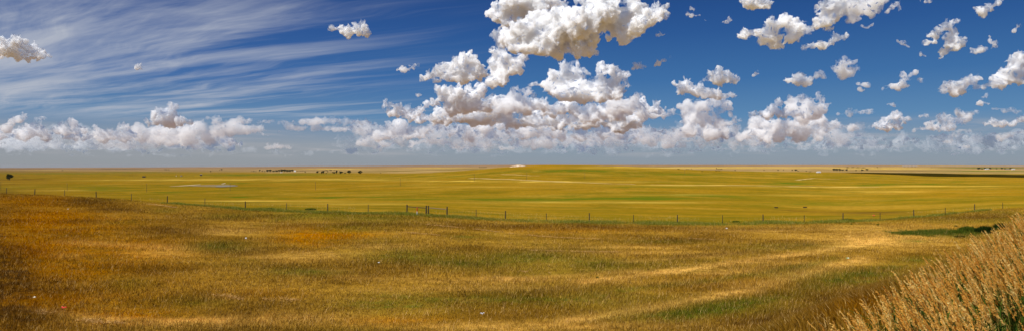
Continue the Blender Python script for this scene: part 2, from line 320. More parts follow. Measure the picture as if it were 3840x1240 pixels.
band(Z2, 180, 780, 625, 690, 34, 520, 'mid', 'cream puffs low under the left half of the middle mass', 24, 42, .7, 4)
band(Z2, 820, 1460, 635, 690, 34, 522, 'mid', 'cream puffs low under the right half of the middle mass', 24, 42, .7, 5)
band(Z2, 60, 1500, 690, 745, 60, 556, 'far', 'far faint cloud rows beneath the middle mass', 16, 36, .5, 6)
band(Z2, 1440, 1718, 640, 740, 22, 545, 'far', 'far cream clouds beside the cream tower', 18, 36, .7, 7)
band(Z3, 280, 900, 700, 745, 34, 556, 'far', 'far faint cloud rows beneath the two-headed tower', 12, 26, .5, 8)
band(Z3, 900, 1718, 680, 745, 46, 556, 'far', 'far faint cloud rows low on the right', 10, 24, .5, 9)
band(Z1, 0, 1150, 695, 750, 60, 556, 'far', 'far faint cloud rows under the left band', 12, 30, .5, 10)
band(Z1, 0, 1700, 750, 785, 36, 575, 'dim', 'faintest cloud streaks above the left horizon', 12, 30, .35, 11)
band(Z2, 0, 1718, 750, 785, 36, 575, 'dim', 'faintest cloud streaks above the middle horizon', 12, 30, .35, 12)
band(Z3, 0, 1718, 750, 780, 30, 575, 'dim', 'faintest cloud streaks above the right horizon', 12, 26, .35, 13)
band(Z1, 0, 1200, 705, 755, 50, 566, 'haz', 'lowest hazy cloud rows over the left horizon', 26, 44, .5, 27)
band(Z2, 0, 1700, 705, 760, 70, 566, 'haz', 'lowest hazy cloud rows over the middle horizon', 26, 44, .5, 28)
band(Z3, 0, 1700, 700, 755, 60, 566, 'haz', 'lowest hazy cloud rows over the right horizon', 24, 40, .45, 29)
print('clouds', round(time.time()-T0, 1), sum(len(o.data.polygons) for o in S.objects if o.type == 'MESH'))

# an unseen cloud added above the view: its shadow darkens the rise there
def shade_cloud(tx, ty, alt, wx, wy, label, n=26, seed=5):
    q = random.Random(seed); hx, hy = sd.x/sd.z*alt, sd.y/sd.z*alt; C = []; Rr = []
    for _ in range(n):
        r = q.uniform(60, 110); c0 = (q.uniform(-.5, .5)*wx, q.uniform(-.5, .5)*wy, q.uniform(0, 60)); C.append(c0); Rr.append(r)
        for _ in range(8):
            z = q.uniform(-.4, 1); a = q.uniform(0, 6.28); s_ = math.sqrt(1-z*z); r2 = r*q.uniform(.25, .45)
            C.append((c0[0]+r*.8*s_*math.cos(a), c0[1]+r*.8*s_*math.sin(a), c0[2]+r*.8*z)); Rr.append(r2)
    V, Fc = spheres(np.array(C)/4000, np.array(Rr)/4000, 2); me = mesh_np('c', V, Fc, True)
    o = bpy.data.objects.new('tmp', me); COL.objects.link(o); md = o.modifiers.new('r', 'REMESH'); md.mode = 'VOXEL'; md.voxel_size = 16/4000
    me2 = bpy.data.meshes.new_from_object(o.evaluated_get(bpy.context.evaluated_depsgraph_get())); bpy.data.objects.remove(o)
    me2.name = 'cloud'; me2.materials.clear(); me2.materials.append(CM['near']); ob = bpy.data.objects.new('cloud', me2)
    ob.location = (tx+hx, ty+hy, alt); ob.scale = (4000,)*3; ob['span'] = 4000.0
    link(ob, kind='stuff', label=label, cat='cloud')
shade_cloud(1080, 1390, 1500, 560, 250, 'unseen cloud above the view, added to shade the far right fields')
# ------------------------------------------------------------------ terrain
PX = np.array([0, 480, 960, 1500, 1800, 2000, 2300, 2600, 3200, 3840.])
YY = np.array([20, 43, 80, 125, 150, 200, 400, 700, 1000, 1300, 1600, 2500, 5000, 10000, 20000, 40000, 90000.])
ZT = np.array([  # rows follow PX, columns follow YY; heights relative to the eye
 [-10.6, -10.6, -8.9, -6.9, -6.1, -12, -22, -27, -34, -36, -37.5, -42, -60, -80, -100, -210, -500],
 [-10.6, -10.6, -9.2, -7.5, -7.4, -11.5, -20.5, -28.8, -32, -32, -33, -42, -56, -72, -88, -190, -450],
 [-10.6, -10.6, -9.6, -8.15, -8.9, -12.4, -20, -26.5, -28, -27, -27.5, -38, -52, -60, -72, -155, -380],
 [-10.6, -10.6, -9.8, -8.3, -9.6, -12.4, -18.5, -24, -26, -25, -24, -32, -35, -45, -40, -85, -230],
 [-10.6, -10.6, -10.1, -9.2, -10.4, -13.1, -18.5, -21, -18.0, -8.5, -12, -28, -29, -36, -26, -52, -160],
 [-10.6, -10.7, -10.3, -9.8, -11, -13.5, -18.5, -19, -12.5, .9, -4, -25, -25, -30, -16, -30, -120],
 [-10.6, -10.7, -10.5, -10.1, -11.3, -13.8, -18.2, -19, -14.5, -2.2, -8, -30, -32, -36, -20, -38, -125],
 [-10.6, -10.7, -10.6, -10.3, -11.6, -14.2, -18, -19.5, -18.5, -10.5, -15, -34, -38, -42, -25, -46, -130],
 [-10.6, -10.7, -10.8, -10.6, -11.4, -15, -21, -25, -24, -20, -17.5, -32, -45, -42, -28, -52, -140],
 [-10.6, -10.6, -10.6, -10.0, -9.4, -12, -19, -23, -25, -24, -23, -34, -50, -56, -45, -92, -240.]])
_ly = np.linspace(math.log(20), math.log(90000), 420); _lx = np.linspace(-200, 4040, 140)
_g = np.array([np.interp(_ly, np.log(YY), r) for r in ZT])
_g = np.array([np.interp(_lx, PX, _g[:, j]) for j in range(_g.shape[1])]).T
def _sm(a, ax, k):
    ker = np.ones(k)/k; p = k//2
    return np.apply_along_axis(lambda r: np.convolve(np.pad(r, p, 'edge'), ker, 'valid'), ax, a)
for _ in range(2): _g = _sm(_g, 0, 7)
_gs = _g.copy()
for _ in range(2): _gs = _sm(_gs, 1, 5)
_g = _gs
# value noise in world metres
_NR = np.random.default_rng(11).random((256, 256))
def vnoise(x, y, seed=0):
    x = x + seed*17.13; y = y + seed*9.71
    xi = np.floor(x).astype(np.int64); yi = np.floor(y).astype(np.int64); fx = x-xi; fy = y-yi
    fx = fx*fx*(3-2*fx); fy = fy*fy*(3-2*fy)
    g = lambda a, b: _NR[a & 255, b & 255]
    return (g(xi, yi)*(1-fx)+g(xi+1, yi)*fx)*(1-fy)+(g(xi, yi+1)*(1-fx)+g(xi+1, yi+1)*fx)*fy
def fbm(x, y, o=4, seed=0):
    s = 0; a = .5
    for k in range(o): s = s+a*(vnoise(x*2**k, y*2**k, seed+k*3)-.5)*2; a *= .5
    return s
EA = np.array([3.2, 6.5]); ET = np.array([.722, .692]); EN = np.array([.692, -.722])
def bank_s(x, y): return (x-EA[0])*EN[0]+(y-EA[1])*EN[1], (x-EA[0])*ET[0]+(y-EA[1])*ET[1]
def height(x, y):
    x = np.asarray(x, float); y = np.asarray(y, float)
    ys = np.maximum(y, 20.0); px = np.clip(1920+F*x/np.maximum(ys, np.hypot(x, y)*0.45), -200, 4040)
    ys = np.maximum(ys, np.hypot(x, y)*0.45)
    i = np.clip((px+200)/(4240)*139, 0, 138.999); j = np.clip((np.log(ys)-_ly[0])/(_ly[-1]-_ly[0])*419, 0, 418.999)
    a = i.astype(int); b = j.astype(int); fi = i-a; fj = j-b
    z = (_g[a, b]*(1-fi)+_g[a+1, b]*fi)*(1-fj)+(_g[a, b+1]*(1-fi)+_g[a+1, b+1]*fi)*fj
    r = np.hypot(x, y)
    sm = lambda q, lo, hi: np.clip((q-lo)/(hi-lo), 0, 1)**2*(3-2*np.clip((q-lo)/(hi-lo), 0, 1))
    z = z + fbm(x/9, y/9, 3, 1)*0.10 + fbm(x/60, y/60, 3, 2)*0.9*sm(r, 150, 450)*(1-sm(r, 2500, 6000)) \
          + fbm(x/420, y/420, 4, 3)*3.0*sm(r, 600, 2500) + fbm(x/1700, y/1700, 5, 4)*11*sm(r, 3000, 16000)
    s, al = bank_s(x, y)
    zr = -2.75+.06*np.clip(al, -2, 12)
    e = zr+np.minimum(s, 0)*0.5 - 0.02*np.maximum(s-30, 0) + fbm(x/1.5, y/1.5, 2, 5)*0.06
    k = 0.8; h = np.clip(.5+.5*(e-z)/k, 0, 1)
    return z*(1-h)+e*h+k*h*(1-h)
def project(x, y, z): 
    yy = np.maximum(y, .5); return 1920+F*x/yy, H0-F*z/yy
_ys = np.exp(np.linspace(math.log(16), math.log(60000), 5000))
def at(px, row):
    """where the ground seen at this spot of the photograph lies"""
    u = (px-1920)/F
    z = height(u*_ys, _ys); rr = H0-F*z/_ys
    k = int(np.argmax(rr <= row)) if (rr <= row).any() else len(_ys)-1
    if k > 0 and rr[k-1] > row and rr[k] <= row:
        f = (rr[k-1]-row)/(rr[k-1]-rr[k]); yv = _ys[k-1]+(_ys[k]-_ys[k-1])*f
    else: yv = _ys[k]
    return float(u*yv), float(yv), float(height(u*yv, yv))
FENCE = [(-60, 712), (25, 718), (130, 717), (243, 720), (361, 731), (493, 742), (627, 753), (769, 768), (920, 780), (1075, 782), (1229, 781), (1381, 781),
         (1526, 786), (1676, 797), (1786, 803), (1895, 804), (2049, 815), (2210, 820), (2376, 823), (2540, 826), (2709, 826), (2862, 828), (3015, 828),
         (3161, 822), (3300, 817), (3427, 808), (3544, 801), (3655, 785), (3760, 773), (3880, 765)]
FY = {-60: 152, 25: 150, 361: 146, 627: 136, 920: 124, 1229: 119, 1676: 118, 2210: 118, 2700: 119, 3161: 126, 3427: 134, 3655: 146, 3880: 154}
fpx = np.array([f[0] for f in FENCE], float)
fyy = np.interp(fpx, list(FY), list(FY.values()))
def fence_y(px): return np.interp(px, fpx, fyy)

# patches of differing growth and tone, listed where they lie in the photograph (x, row, half width, half height, amount)
GREEN = [(837, 924, 130, 18, 1.0), (863, 810, 120, 12, .6), (487, 1063, 100, 24, .5), (1136, 1018, 150, 18, .6), (1507, 960, 180, 24, .55), (1734, 992, 210, 18, .6), (1994, 966, 180, 24, .65),
         (2253, 992, 180, 24, .5), (2058, 1115, 360, 28, .7), (1475, 1141, 240, 40, .65), (2450, 1180, 300, 30, .5), (3144, 1037, 320, 36, .55), (2917, 927, 240, 18, .45), (3533, 870, 120, 9, 1.1), (3600, 880, 90, 12, 1.0),
         (3430, 902, 60, 5, .7), (620, 790, 60, 8, .4), (1130, 805, 160, 10, .5), (1400, 815, 150, 10, .45), (720, 1130, 150, 22, .4), (2720, 1150, 200, 30, .5), (1740, 887, 50, 4, .7), (2480, 906, 160, 8, .4),
         (650, 721, 75, 3.2, 1.5), (880, 728, 60, 3, 1.1), (1240, 740, 45, 3, 1.6), (1060, 743, 60, 2.5, .8), (1400, 738, 50, 2.5, .9), (360, 700, 110, 7, .7), (370, 712, 60, 3, .9), (480, 713, 40, 2, .9), (900, 738, 40, 3, 1.0),
         (2250, 745, 420, 8, .8), (1550, 745, 160, 5, .7), (1900, 748, 200, 4, .7), (2600, 735, 260, 8, .6), (2960, 687, 75, 6, 1.0), (3260, 694, 60, 4, .8), (3330, 691, 55, 3, .9), (3500, 690, 60, 2.5, .8), (3600, 680, 40, 3, .9),
         (3000, 765, 260, 8, .55), (3400, 745, 200, 8, .5), (2150, 640, 260, 7, .7), (2500, 655, 220, 6, .5), (1900, 735, 240, 5, .5), (930, 655, 190, 3.0, .8), (1100, 653, 170, 2.2, .9), (860, 656, 70, 1.8, .9),
         (200, 650, 260, 3, .6), (500, 645, 120, 3, .5), (900, 686, 60, 2, 1.0), (2400, 700, 200, 6, .5), (3700, 629, 170, 2.4, 1.6), (3720, 641, 170, 1.8, 1.8), (60, 700, 120, 5, .4), (1700, 660, 140, 4, .4)]
DARK = [(-60, 960, 260, 330, .8), (0, 1180, 200, 60, .4), (324, 755, 130, 13, .9), (311, 830, 110, 12, .7), (649, 862, 150, 20, .8), (422, 784, 150, 16, .8), (195, 1076, 260, 40, .7), (584, 1024, 150, 26, .6), (60, 1190, 180, 40, .6), (250, 880, 90, 14, .4), (30, 1000, 90, 60, .5),  # the first broad entries darken the ground towards the left edge
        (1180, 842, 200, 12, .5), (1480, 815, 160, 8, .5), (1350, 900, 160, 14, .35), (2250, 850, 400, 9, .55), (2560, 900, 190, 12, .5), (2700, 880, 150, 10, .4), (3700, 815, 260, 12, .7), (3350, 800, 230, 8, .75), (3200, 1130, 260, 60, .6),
        (2900, 1200, 260, 30, .4), (700, 820, 120, 10, .5), (1900, 1180, 200, 20, .3), (120, 672, 110, 3, .4), (3380, 640, 240, 5, .5), (3000, 790, 180, 8, .3), (480, 655, 60, 2, .4), (900, 950, 160, 10, .5)]  # the entry on the far right rise paints its cloud shadow
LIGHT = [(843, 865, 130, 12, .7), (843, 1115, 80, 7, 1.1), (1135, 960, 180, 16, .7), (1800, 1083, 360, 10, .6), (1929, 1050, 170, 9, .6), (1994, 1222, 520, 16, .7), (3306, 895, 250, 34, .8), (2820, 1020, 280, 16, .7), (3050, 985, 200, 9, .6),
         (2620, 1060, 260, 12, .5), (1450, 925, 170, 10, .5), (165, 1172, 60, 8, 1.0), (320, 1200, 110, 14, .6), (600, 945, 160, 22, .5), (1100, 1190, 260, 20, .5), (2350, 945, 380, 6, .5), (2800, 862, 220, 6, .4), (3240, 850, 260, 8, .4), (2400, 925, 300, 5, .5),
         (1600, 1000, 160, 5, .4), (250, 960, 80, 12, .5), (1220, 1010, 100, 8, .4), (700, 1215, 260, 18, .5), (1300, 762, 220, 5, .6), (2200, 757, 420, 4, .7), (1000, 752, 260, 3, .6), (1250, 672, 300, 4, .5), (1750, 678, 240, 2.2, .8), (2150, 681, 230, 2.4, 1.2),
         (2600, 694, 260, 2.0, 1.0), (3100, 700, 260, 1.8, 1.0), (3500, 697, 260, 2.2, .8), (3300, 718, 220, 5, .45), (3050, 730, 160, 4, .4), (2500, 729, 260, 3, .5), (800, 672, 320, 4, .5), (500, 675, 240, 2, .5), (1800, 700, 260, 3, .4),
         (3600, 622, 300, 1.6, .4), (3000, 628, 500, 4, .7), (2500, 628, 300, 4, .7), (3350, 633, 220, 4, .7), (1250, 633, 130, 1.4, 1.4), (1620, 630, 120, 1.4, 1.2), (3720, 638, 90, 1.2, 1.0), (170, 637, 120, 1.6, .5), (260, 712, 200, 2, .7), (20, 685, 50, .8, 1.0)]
ORANGE = [(100, 850, 420, 120, .6), (300, 1050, 400, 120, .5), (-40, 1150, 300, 120, .6), (65, 947, 190, 90, .9), (551, 940, 200, 34, .6), (1168, 888, 130, 36, .9), (180, 820, 200, 34, .7), (90, 1130, 160, 40, .5), (1500, 1200, 220, 22, .5), (500, 1180, 200, 30, .5), (2200, 860, 300, 12, .4), (1340, 880, 120, 14, .5),
          (3250, 1180, 200, 60, .6), (3500, 720, 260, 10, .5), (2050, 626, 120, 6, .6), (120, 750, 200, 20, .7), (1000, 1100, 180, 20, .35), (2700, 1050, 200, 20, .4), (100, 655, 150, 3, .3)]
def stroke(L, pts, w, a):
    for (x0, y0), (x1, y1) in zip(pts[:-1], pts[1:]):
        n = max(2, int(abs(x1-x0)/(w*5)))
        for k in range(n): L.append((x0+(x1-x0)*(k+.5)/n, y0+(y1-y0)*(k+.5)/n, abs(x1-x0)/n*.75, w, a))
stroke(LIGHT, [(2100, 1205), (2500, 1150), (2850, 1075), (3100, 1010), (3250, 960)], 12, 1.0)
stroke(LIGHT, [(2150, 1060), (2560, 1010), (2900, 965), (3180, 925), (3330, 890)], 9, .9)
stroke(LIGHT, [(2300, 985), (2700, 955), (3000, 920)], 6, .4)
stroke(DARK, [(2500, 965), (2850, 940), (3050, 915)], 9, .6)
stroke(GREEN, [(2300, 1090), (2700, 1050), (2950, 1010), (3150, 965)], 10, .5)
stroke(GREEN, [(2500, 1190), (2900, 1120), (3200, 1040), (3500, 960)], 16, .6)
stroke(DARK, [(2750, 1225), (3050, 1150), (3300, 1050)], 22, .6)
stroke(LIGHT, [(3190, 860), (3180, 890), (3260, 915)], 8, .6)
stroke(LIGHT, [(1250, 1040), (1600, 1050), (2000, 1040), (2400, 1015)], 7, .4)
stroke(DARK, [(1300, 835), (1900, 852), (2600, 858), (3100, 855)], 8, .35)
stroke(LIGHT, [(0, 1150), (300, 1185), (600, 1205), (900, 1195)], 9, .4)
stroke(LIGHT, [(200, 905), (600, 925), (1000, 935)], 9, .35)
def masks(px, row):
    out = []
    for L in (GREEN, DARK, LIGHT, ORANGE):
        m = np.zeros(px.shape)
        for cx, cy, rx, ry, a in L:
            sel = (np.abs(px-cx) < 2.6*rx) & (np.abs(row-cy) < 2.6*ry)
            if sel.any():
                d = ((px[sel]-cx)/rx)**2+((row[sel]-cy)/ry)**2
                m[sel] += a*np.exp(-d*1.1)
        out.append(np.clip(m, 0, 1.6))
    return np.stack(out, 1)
def zones(x, y, px, row):
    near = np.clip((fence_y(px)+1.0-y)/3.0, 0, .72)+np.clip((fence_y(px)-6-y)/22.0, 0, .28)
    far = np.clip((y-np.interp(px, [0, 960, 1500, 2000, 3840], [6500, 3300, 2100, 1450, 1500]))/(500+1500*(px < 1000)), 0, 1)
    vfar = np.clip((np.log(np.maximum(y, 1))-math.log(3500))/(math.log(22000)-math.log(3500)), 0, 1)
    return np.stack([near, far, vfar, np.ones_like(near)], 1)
def put_attr(me, name, A):
    a = me.attributes.new(name, 'FLOAT_COLOR', 'POINT'); a.data.foreach_set('color', A.astype(np.float32).ravel())

def ground_colour(t, blade=False):
    """colour of the prairie from world position, shared by soil sheet and blades"""
    geo = t.n('ShaderNodeNewGeometry'); Pn = geo.outputs['Position']
    flat = t.vmath('MULTIPLY', Pn, (1, 1, 0))
    mk = t.n('ShaderNodeAttribute'); mk.attribute_name = 'growth_tone'
    zn = t.n('ShaderNodeAttribute'); zn.attribute_name = 'zone'
    ms = t.n('ShaderNodeSeparateColor', Color=mk.outputs['Color']); G, Dk, Lt = ms.outputs[:3]; Or = mk.outputs['Alpha']
    zs = t.n('ShaderNodeSeparateColor', Color=zn.outputs['Color']); near, far, vfar = zs.outputs[:3]
    n1 = t.noise(flat, 0.9, 5, 0.7); n2 = t.noise(t.vmath('MULTIPLY', flat, (.8, 1, 1)), 0.11, 6, 0.62, .4); n3 = t.noise(t.vmath('MULTIPLY', flat, (.85, 1, 1)), 0.018, 6, 0.62, .6); n4 = t.noise(t.vmath('MULTIPLY', flat, (.7, 1, 1)), 0.0022, 7, 0.65, .5)
    n5 = t.noise(t.vmath('MULTIPLY', flat, (.2, 1, 1)), 0.30, 5, 0.7, .4)
    # near field: mown and dried brome, russet to straw
    def C(*a): return srgb(*a)
    nf = t.mix(t.mapr(n2, .36, .64), C(124, 92, 36), C(166, 128, 56))
    nf = t.mix(t.mapr(n1, .35, .68), t.mix(0.45, nf, C(84, 60, 22)), nf)
    nf = t.mix(t.math('MULTIPLY', t.mapr(n3, .48, .62), 0.6), nf, C(104, 94, 32))
    nf = t.mix(t.math('MULTIPLY', t.mapr(n5, .52, .72), 0.5), nf, C(184, 144, 70))
    # beyond the fence: yellowing pasture
    n6 = t.noise(t.vmath('MULTIPLY', flat, (.75, 1, 1)), 0.012, 8, 0.72, .6); n7 = t.noise(t.vmath('MULTIPLY', t.vmath('ADD', flat, (500, 900, 0)), (.8, 1, 1)), 0.022, 8, 0.74, .6)
    mf = t.mix(t.mapr(n3, .40, .60), C(106, 92, 27), C(140, 110, 38))
    mf = t.mix(t.math('MULTIPLY', t.mapr(n6, .50, .60), 0.7), mf, C(160, 128, 54))
    mf = t.mix(t.math('MULTIPLY', t.mapr(n7, .52, .62), 0.55), mf, C(96, 92, 24))
    mf = t.mix(t.math('MULTIPLY', t.mapr(n2, .5, .66), 0.45), mf, C(150, 112, 44))
    mf = t.mix(t.math('MULTIPLY', t.mapr(n5, .55, .72), 0.45), mf, C(186, 152, 74))
    mf = t.mix(t.math('MULTIPLY', t.mapr(n4, .44, .60), 0.5), mf, C(148, 108, 40))
    n8 = t.noise(flat, 0.35, 5, .75)
    mf = t.mix(t.math('MULTIPLY', t.mapr(n8, .35, .62, .5, 0), 1.0), mf, C(84, 72, 22))
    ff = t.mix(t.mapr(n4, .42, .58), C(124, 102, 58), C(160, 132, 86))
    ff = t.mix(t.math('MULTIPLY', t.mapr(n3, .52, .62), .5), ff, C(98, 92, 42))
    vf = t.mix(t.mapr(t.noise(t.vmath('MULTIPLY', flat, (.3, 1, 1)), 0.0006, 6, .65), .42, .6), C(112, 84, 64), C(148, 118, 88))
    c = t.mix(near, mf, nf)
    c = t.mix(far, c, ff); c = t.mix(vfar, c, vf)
    wob = t.mapr(n1, .32, .68, .3, 1.45)
    wob2 = t.mapr(n5, .32, .68, .45, 1.5)
    w = t.math('MULTIPLY', wob, wob2)
    wm = t.math('MULTIPLY', t.mapr(n7, .42, .60, .35, 1.5), t.mapr(n6, .42, .60, 1.5, .5))
    w = t.math('ADD', t.math('MULTIPLY', w, near), t.math('MULTIPLY', wm, t.math('SUBTRACT', 1.0, near)))
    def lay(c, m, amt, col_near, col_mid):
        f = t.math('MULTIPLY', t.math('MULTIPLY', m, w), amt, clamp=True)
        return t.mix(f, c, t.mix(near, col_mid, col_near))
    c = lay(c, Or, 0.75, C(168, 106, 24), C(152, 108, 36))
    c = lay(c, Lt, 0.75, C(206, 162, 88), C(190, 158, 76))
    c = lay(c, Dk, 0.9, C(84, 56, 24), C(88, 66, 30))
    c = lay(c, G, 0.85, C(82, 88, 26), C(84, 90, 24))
    hs = t.n('ShaderNodeHueSaturation', Saturation=1.05, Value=1.12, Color=c)
    return hs.outputs[0], n1, n2, near

# polar sheet, fine where the photograph looks, out to the horizon in all directions
az = np.concatenate([np.linspace(-math.pi, R(-46), 60, endpoint=False), np.linspace(R(-46), R(46), 620, endpoint=False), np.linspace(R(46), math.pi, 60, endpoint=False)])
rad = np.exp(np.linspace(math.log(0.8), math.log(70000), 620))
AZ, RD = np.meshgrid(az, rad, indexing='ij'); gx = (RD*np.sin(AZ)).ravel(); gy = (RD*np.cos(AZ)).ravel()
gz = height(gx, gy)
na, nr = len(az), len(rad)
I, J = np.meshgrid(np.arange(na), np.arange(nr-1), indexing='ij'); I2 = (I+1) % na
Q = np.stack([I*nr+J, I*nr+J+1, I2*nr+J+1, I2*nr+J], -1).reshape(-1, 4)
V = np.stack([gx, gy, gz], 1)
V = np.vstack([V, [[0, 0, float(height(0, 0))]]]); ctr = len(V)-1
me = mesh_np('ground', V, Q, True)
import bmesh
bm = bmesh.new(); bm.from_mesh(me); bm.verts.ensure_lookup_table()
for i in range(na): bm.faces.new((bm.verts[ctr], bm.verts[i*nr], bm.verts[((i+1) % na)*nr]))
bmesh.ops.recalc_face_normals(bm, faces=[f for f in bm.faces if len(f.verts) == 3]); bm.normal_update()
bm.to_mesh(me); bm.free()
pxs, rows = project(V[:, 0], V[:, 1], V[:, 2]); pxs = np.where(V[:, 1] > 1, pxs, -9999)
put_attr(me, 'growth_tone', masks(pxs, rows)); put_attr(me, 'zone', zones(V[:, 0], V[:, 1], pxs, rows))
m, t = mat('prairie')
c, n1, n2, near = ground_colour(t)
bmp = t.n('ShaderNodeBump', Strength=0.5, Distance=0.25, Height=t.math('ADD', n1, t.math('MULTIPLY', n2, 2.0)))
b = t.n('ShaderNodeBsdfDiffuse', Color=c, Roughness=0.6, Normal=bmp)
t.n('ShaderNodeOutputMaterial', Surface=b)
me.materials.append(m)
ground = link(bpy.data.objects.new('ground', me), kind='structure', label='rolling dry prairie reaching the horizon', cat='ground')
V_MIN = gz.min()
print('ground', round(time.time()-T0, 1))

# ------------------------------------------------------------------ grass blades
def blades(name, x, y, h, wd, lean=0.35, bias=(-.1, 0), label='', matname=None, seg=1, zoff=0.0):
    n = len(x); z = height(x, y)-0.02+zoff
    a = rng.uniform(0, 2*math.pi, n)
    dx, dy = np.cos(a)*wd/2, np.sin(a)*wd/2
    lx = rng.normal(bias[0], lean, n)*h; ly = rng.normal(bias[1], lean, n)*h
    base = np.stack([x, y, z], 1)
    if seg == 1:
        V = np.stack([base+np.stack([-dx, -dy, 0*dx], 1), base+np.stack([dx, dy, 0*dx], 1), base+np.stack([lx, ly, h], 1)], 1).reshape(-1, 3)
        Fc = np.arange(n*3).reshape(-1, 3)
        k = 3
    else:
        m1 = base+np.stack([lx*.3, ly*.3, h*.6], 1)
        V = np.stack([base+np.stack([-dx, -dy, 0*dx], 1), base+np.stack([dx, dy, 0*dx], 1), m1+np.stack([-dx*.8, -dy*.8, 0*dx], 1), m1+np.stack([dx*.8, dy*.8, 0*dx], 1), base+np.stack([lx, ly, h], 1)], 1).reshape(-1, 3)
        o = np.arange(n)[:, None]*5
        Fc = np.concatenate([o+np.array([[0, 1, 3]]), o+np.array([[0, 3, 2]]), o+np.array([[2, 3, 4]])]); k = 5
    me = mesh_np(name, V, Fc)
    px, row = project(x, y, z)
    put_attr(me, 'growth_tone', np.repeat(masks(px, row), k, 0)); put_attr(me, 'zone', np.repeat(zones(x, y, px, row), k, 0))
    rv = me.attributes.new('rnd', 'FLOAT', 'POINT'); rv.data.foreach_set('value', np.repeat(rng.random(n), k).astype(np.float32))
    o = link(bpy.data.objects.new(name, me), kind='stuff', label=label, cat='grass')
    return o
def leafy(t, c, rough=.6, tl=.3):
    d = t.n('ShaderNodeBsdfDiffuse', Color=c); tr = t.n('ShaderNodeBsdfTranslucent', Color=c)
    return t.n('ShaderNodeMixShader', i0=tl, i1=d, i2=tr)
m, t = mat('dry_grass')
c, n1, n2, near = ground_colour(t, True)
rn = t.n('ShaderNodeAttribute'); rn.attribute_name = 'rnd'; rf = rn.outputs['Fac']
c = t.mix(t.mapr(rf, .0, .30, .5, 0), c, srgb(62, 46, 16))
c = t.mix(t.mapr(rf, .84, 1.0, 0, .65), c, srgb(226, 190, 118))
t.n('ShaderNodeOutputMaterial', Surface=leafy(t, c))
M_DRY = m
N = 620000
yy = np.exp(rng.uniform(math.log(30), math.log(150), N)); uu = rng.uniform(-.80, .80, N); xx = uu*yy
keep = (yy < fence_y(1920+F*uu)-0.5)
xx, yy = xx[keep], yy[keep]
gr = np.clip(vnoise(xx/7, yy/4, 3)*1.1+.45, .4, 1.6)
s_, _ = bank_s(xx, yy)
tall = np.clip(1-np.abs(s_+8)/9, 0, 1)*(yy < 60)
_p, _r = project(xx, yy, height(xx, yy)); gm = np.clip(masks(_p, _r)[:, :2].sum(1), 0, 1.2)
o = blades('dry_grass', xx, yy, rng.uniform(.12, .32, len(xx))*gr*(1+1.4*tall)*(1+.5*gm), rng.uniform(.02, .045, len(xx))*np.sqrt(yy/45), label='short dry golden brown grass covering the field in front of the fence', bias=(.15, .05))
o.data.materials.append(M_DRY)
N = 26000
yy = np.exp(rng.uniform(math.log(32), math.log(110), N)); xx = rng.uniform(-.80, .80, N)*yy
k = (yy < fence_y(1920+F*xx/yy)-3) & (vnoise(xx/2.5, yy/1.6, 6) > .48); xx, yy = xx[k], yy[k]
o = blades('seed_stalks', xx, yy, rng.uniform(.25, .5, len(xx)), rng.uniform(.012, .028, len(xx))*np.sqrt(yy/45), label='loose pale stalks standing above the short grass of the near field', bias=(.2, .0), lean=.3)
o.data.materials.append(simple('pale_stalk', srgb(206, 164, 92), .8, .3, 2))
# green verge at the foot of the fence
m, t = mat('green_grass')
rn = t.n('ShaderNodeAttribute'); rn.attribute_name = 'rnd'; rf = rn.outputs['Fac']
c = t.ramp(rf, [(0, srgb(84, 96, 24)), (.55, srgb(134, 142, 44)), (.85, srgb(168, 158, 60)), (1, srgb(224, 200, 120))])
t.n('ShaderNodeOutputMaterial', Surface=leafy(t, c, tl=.35)); M_GREEN = m
N = 60000
px = rng.uniform(600, 3720, N); dep = rng.normal(0, 1.0, N)*np.interp(px, [600, 1000, 1500, 3000, 3500, 3720], [.8, 1.5, 1.2, 1.8, 1.3, .4]); 
yv = fence_y(px)-2.0+dep; xv = (px-1920)/F*yv
cl = vnoise(xv/3, yv/3, 9)
k = cl+rng.random(N)*.5 > .42
xv, yv, cl = xv[k], yv[k], cl[k]
o = blades('verge_grass', xv, yv, (.12+.5*cl)*rng.uniform(.5, 1.1, len(xv)), rng.uniform(.03, .06, len(xv)), label='strip of taller green grass along the foot of the fence', lean=.25)
o.data.materials.append(M_GREEN)
# pale seed heads standing behind and in front of the fence
N = 4500
px = rng.uniform(500, 3800, N); yv = fence_y(px)+rng.uniform(-3, 22, N); xv = (px-1920)/F*yv; k = vnoise(xv/9, yv/9, 5) > .55; xv, yv = xv[k], yv[k]
o = blades('seed_grass', xv, yv, rng.uniform(.3, .65, len(xv)), rng.uniform(.02, .035, len(xv)), label='pale seeding grass standing thinly on both sides of the fence', lean=.2)
o.data.materials.append(simple('seed_straw', srgb(190, 160, 84), .8, .2, 3))
# bright green grass at the right, at the foot of the bank
def scatter_px(n, cx, cy, sx, sy):
    P = []
    for _ in range(n):
        a = at(rng.normal(cx, sx), rng.normal(cy, sy)); P.append(a)
    return np.array(P)
Pp = scatter_px(260, 3520, 872, 90, 5)
def fill(P, per, spread):
    x = np.repeat(P[:, 0], per)+rng.normal(0, spread, len(P)*per); y = np.repeat(P[:, 1], per)+rng.normal(0, spread, len(P)*per); return x, y
x, y = fill(Pp, 60, .5)
o = blades('green_grass', x, y, rng.uniform(.1, .4, len(x)), rng.uniform(.03, .06, len(x)), label='patch of bright green grass at the foot of the bank on the right')
m, t = mat('lush_grass'); rn = t.n('ShaderNodeAttribute'); rn.attribute_name = 'rnd'
c = t.ramp(rn.outputs['Fac'], [(0, srgb(54, 70, 18)), (.6, srgb(88, 104, 30)), (1, srgb(140, 136, 56))])
t.n('ShaderNodeOutputMaterial', Surface=leafy(t, c, tl=.35)); M_LUSH = m
o.data.materials.append(M_LUSH)
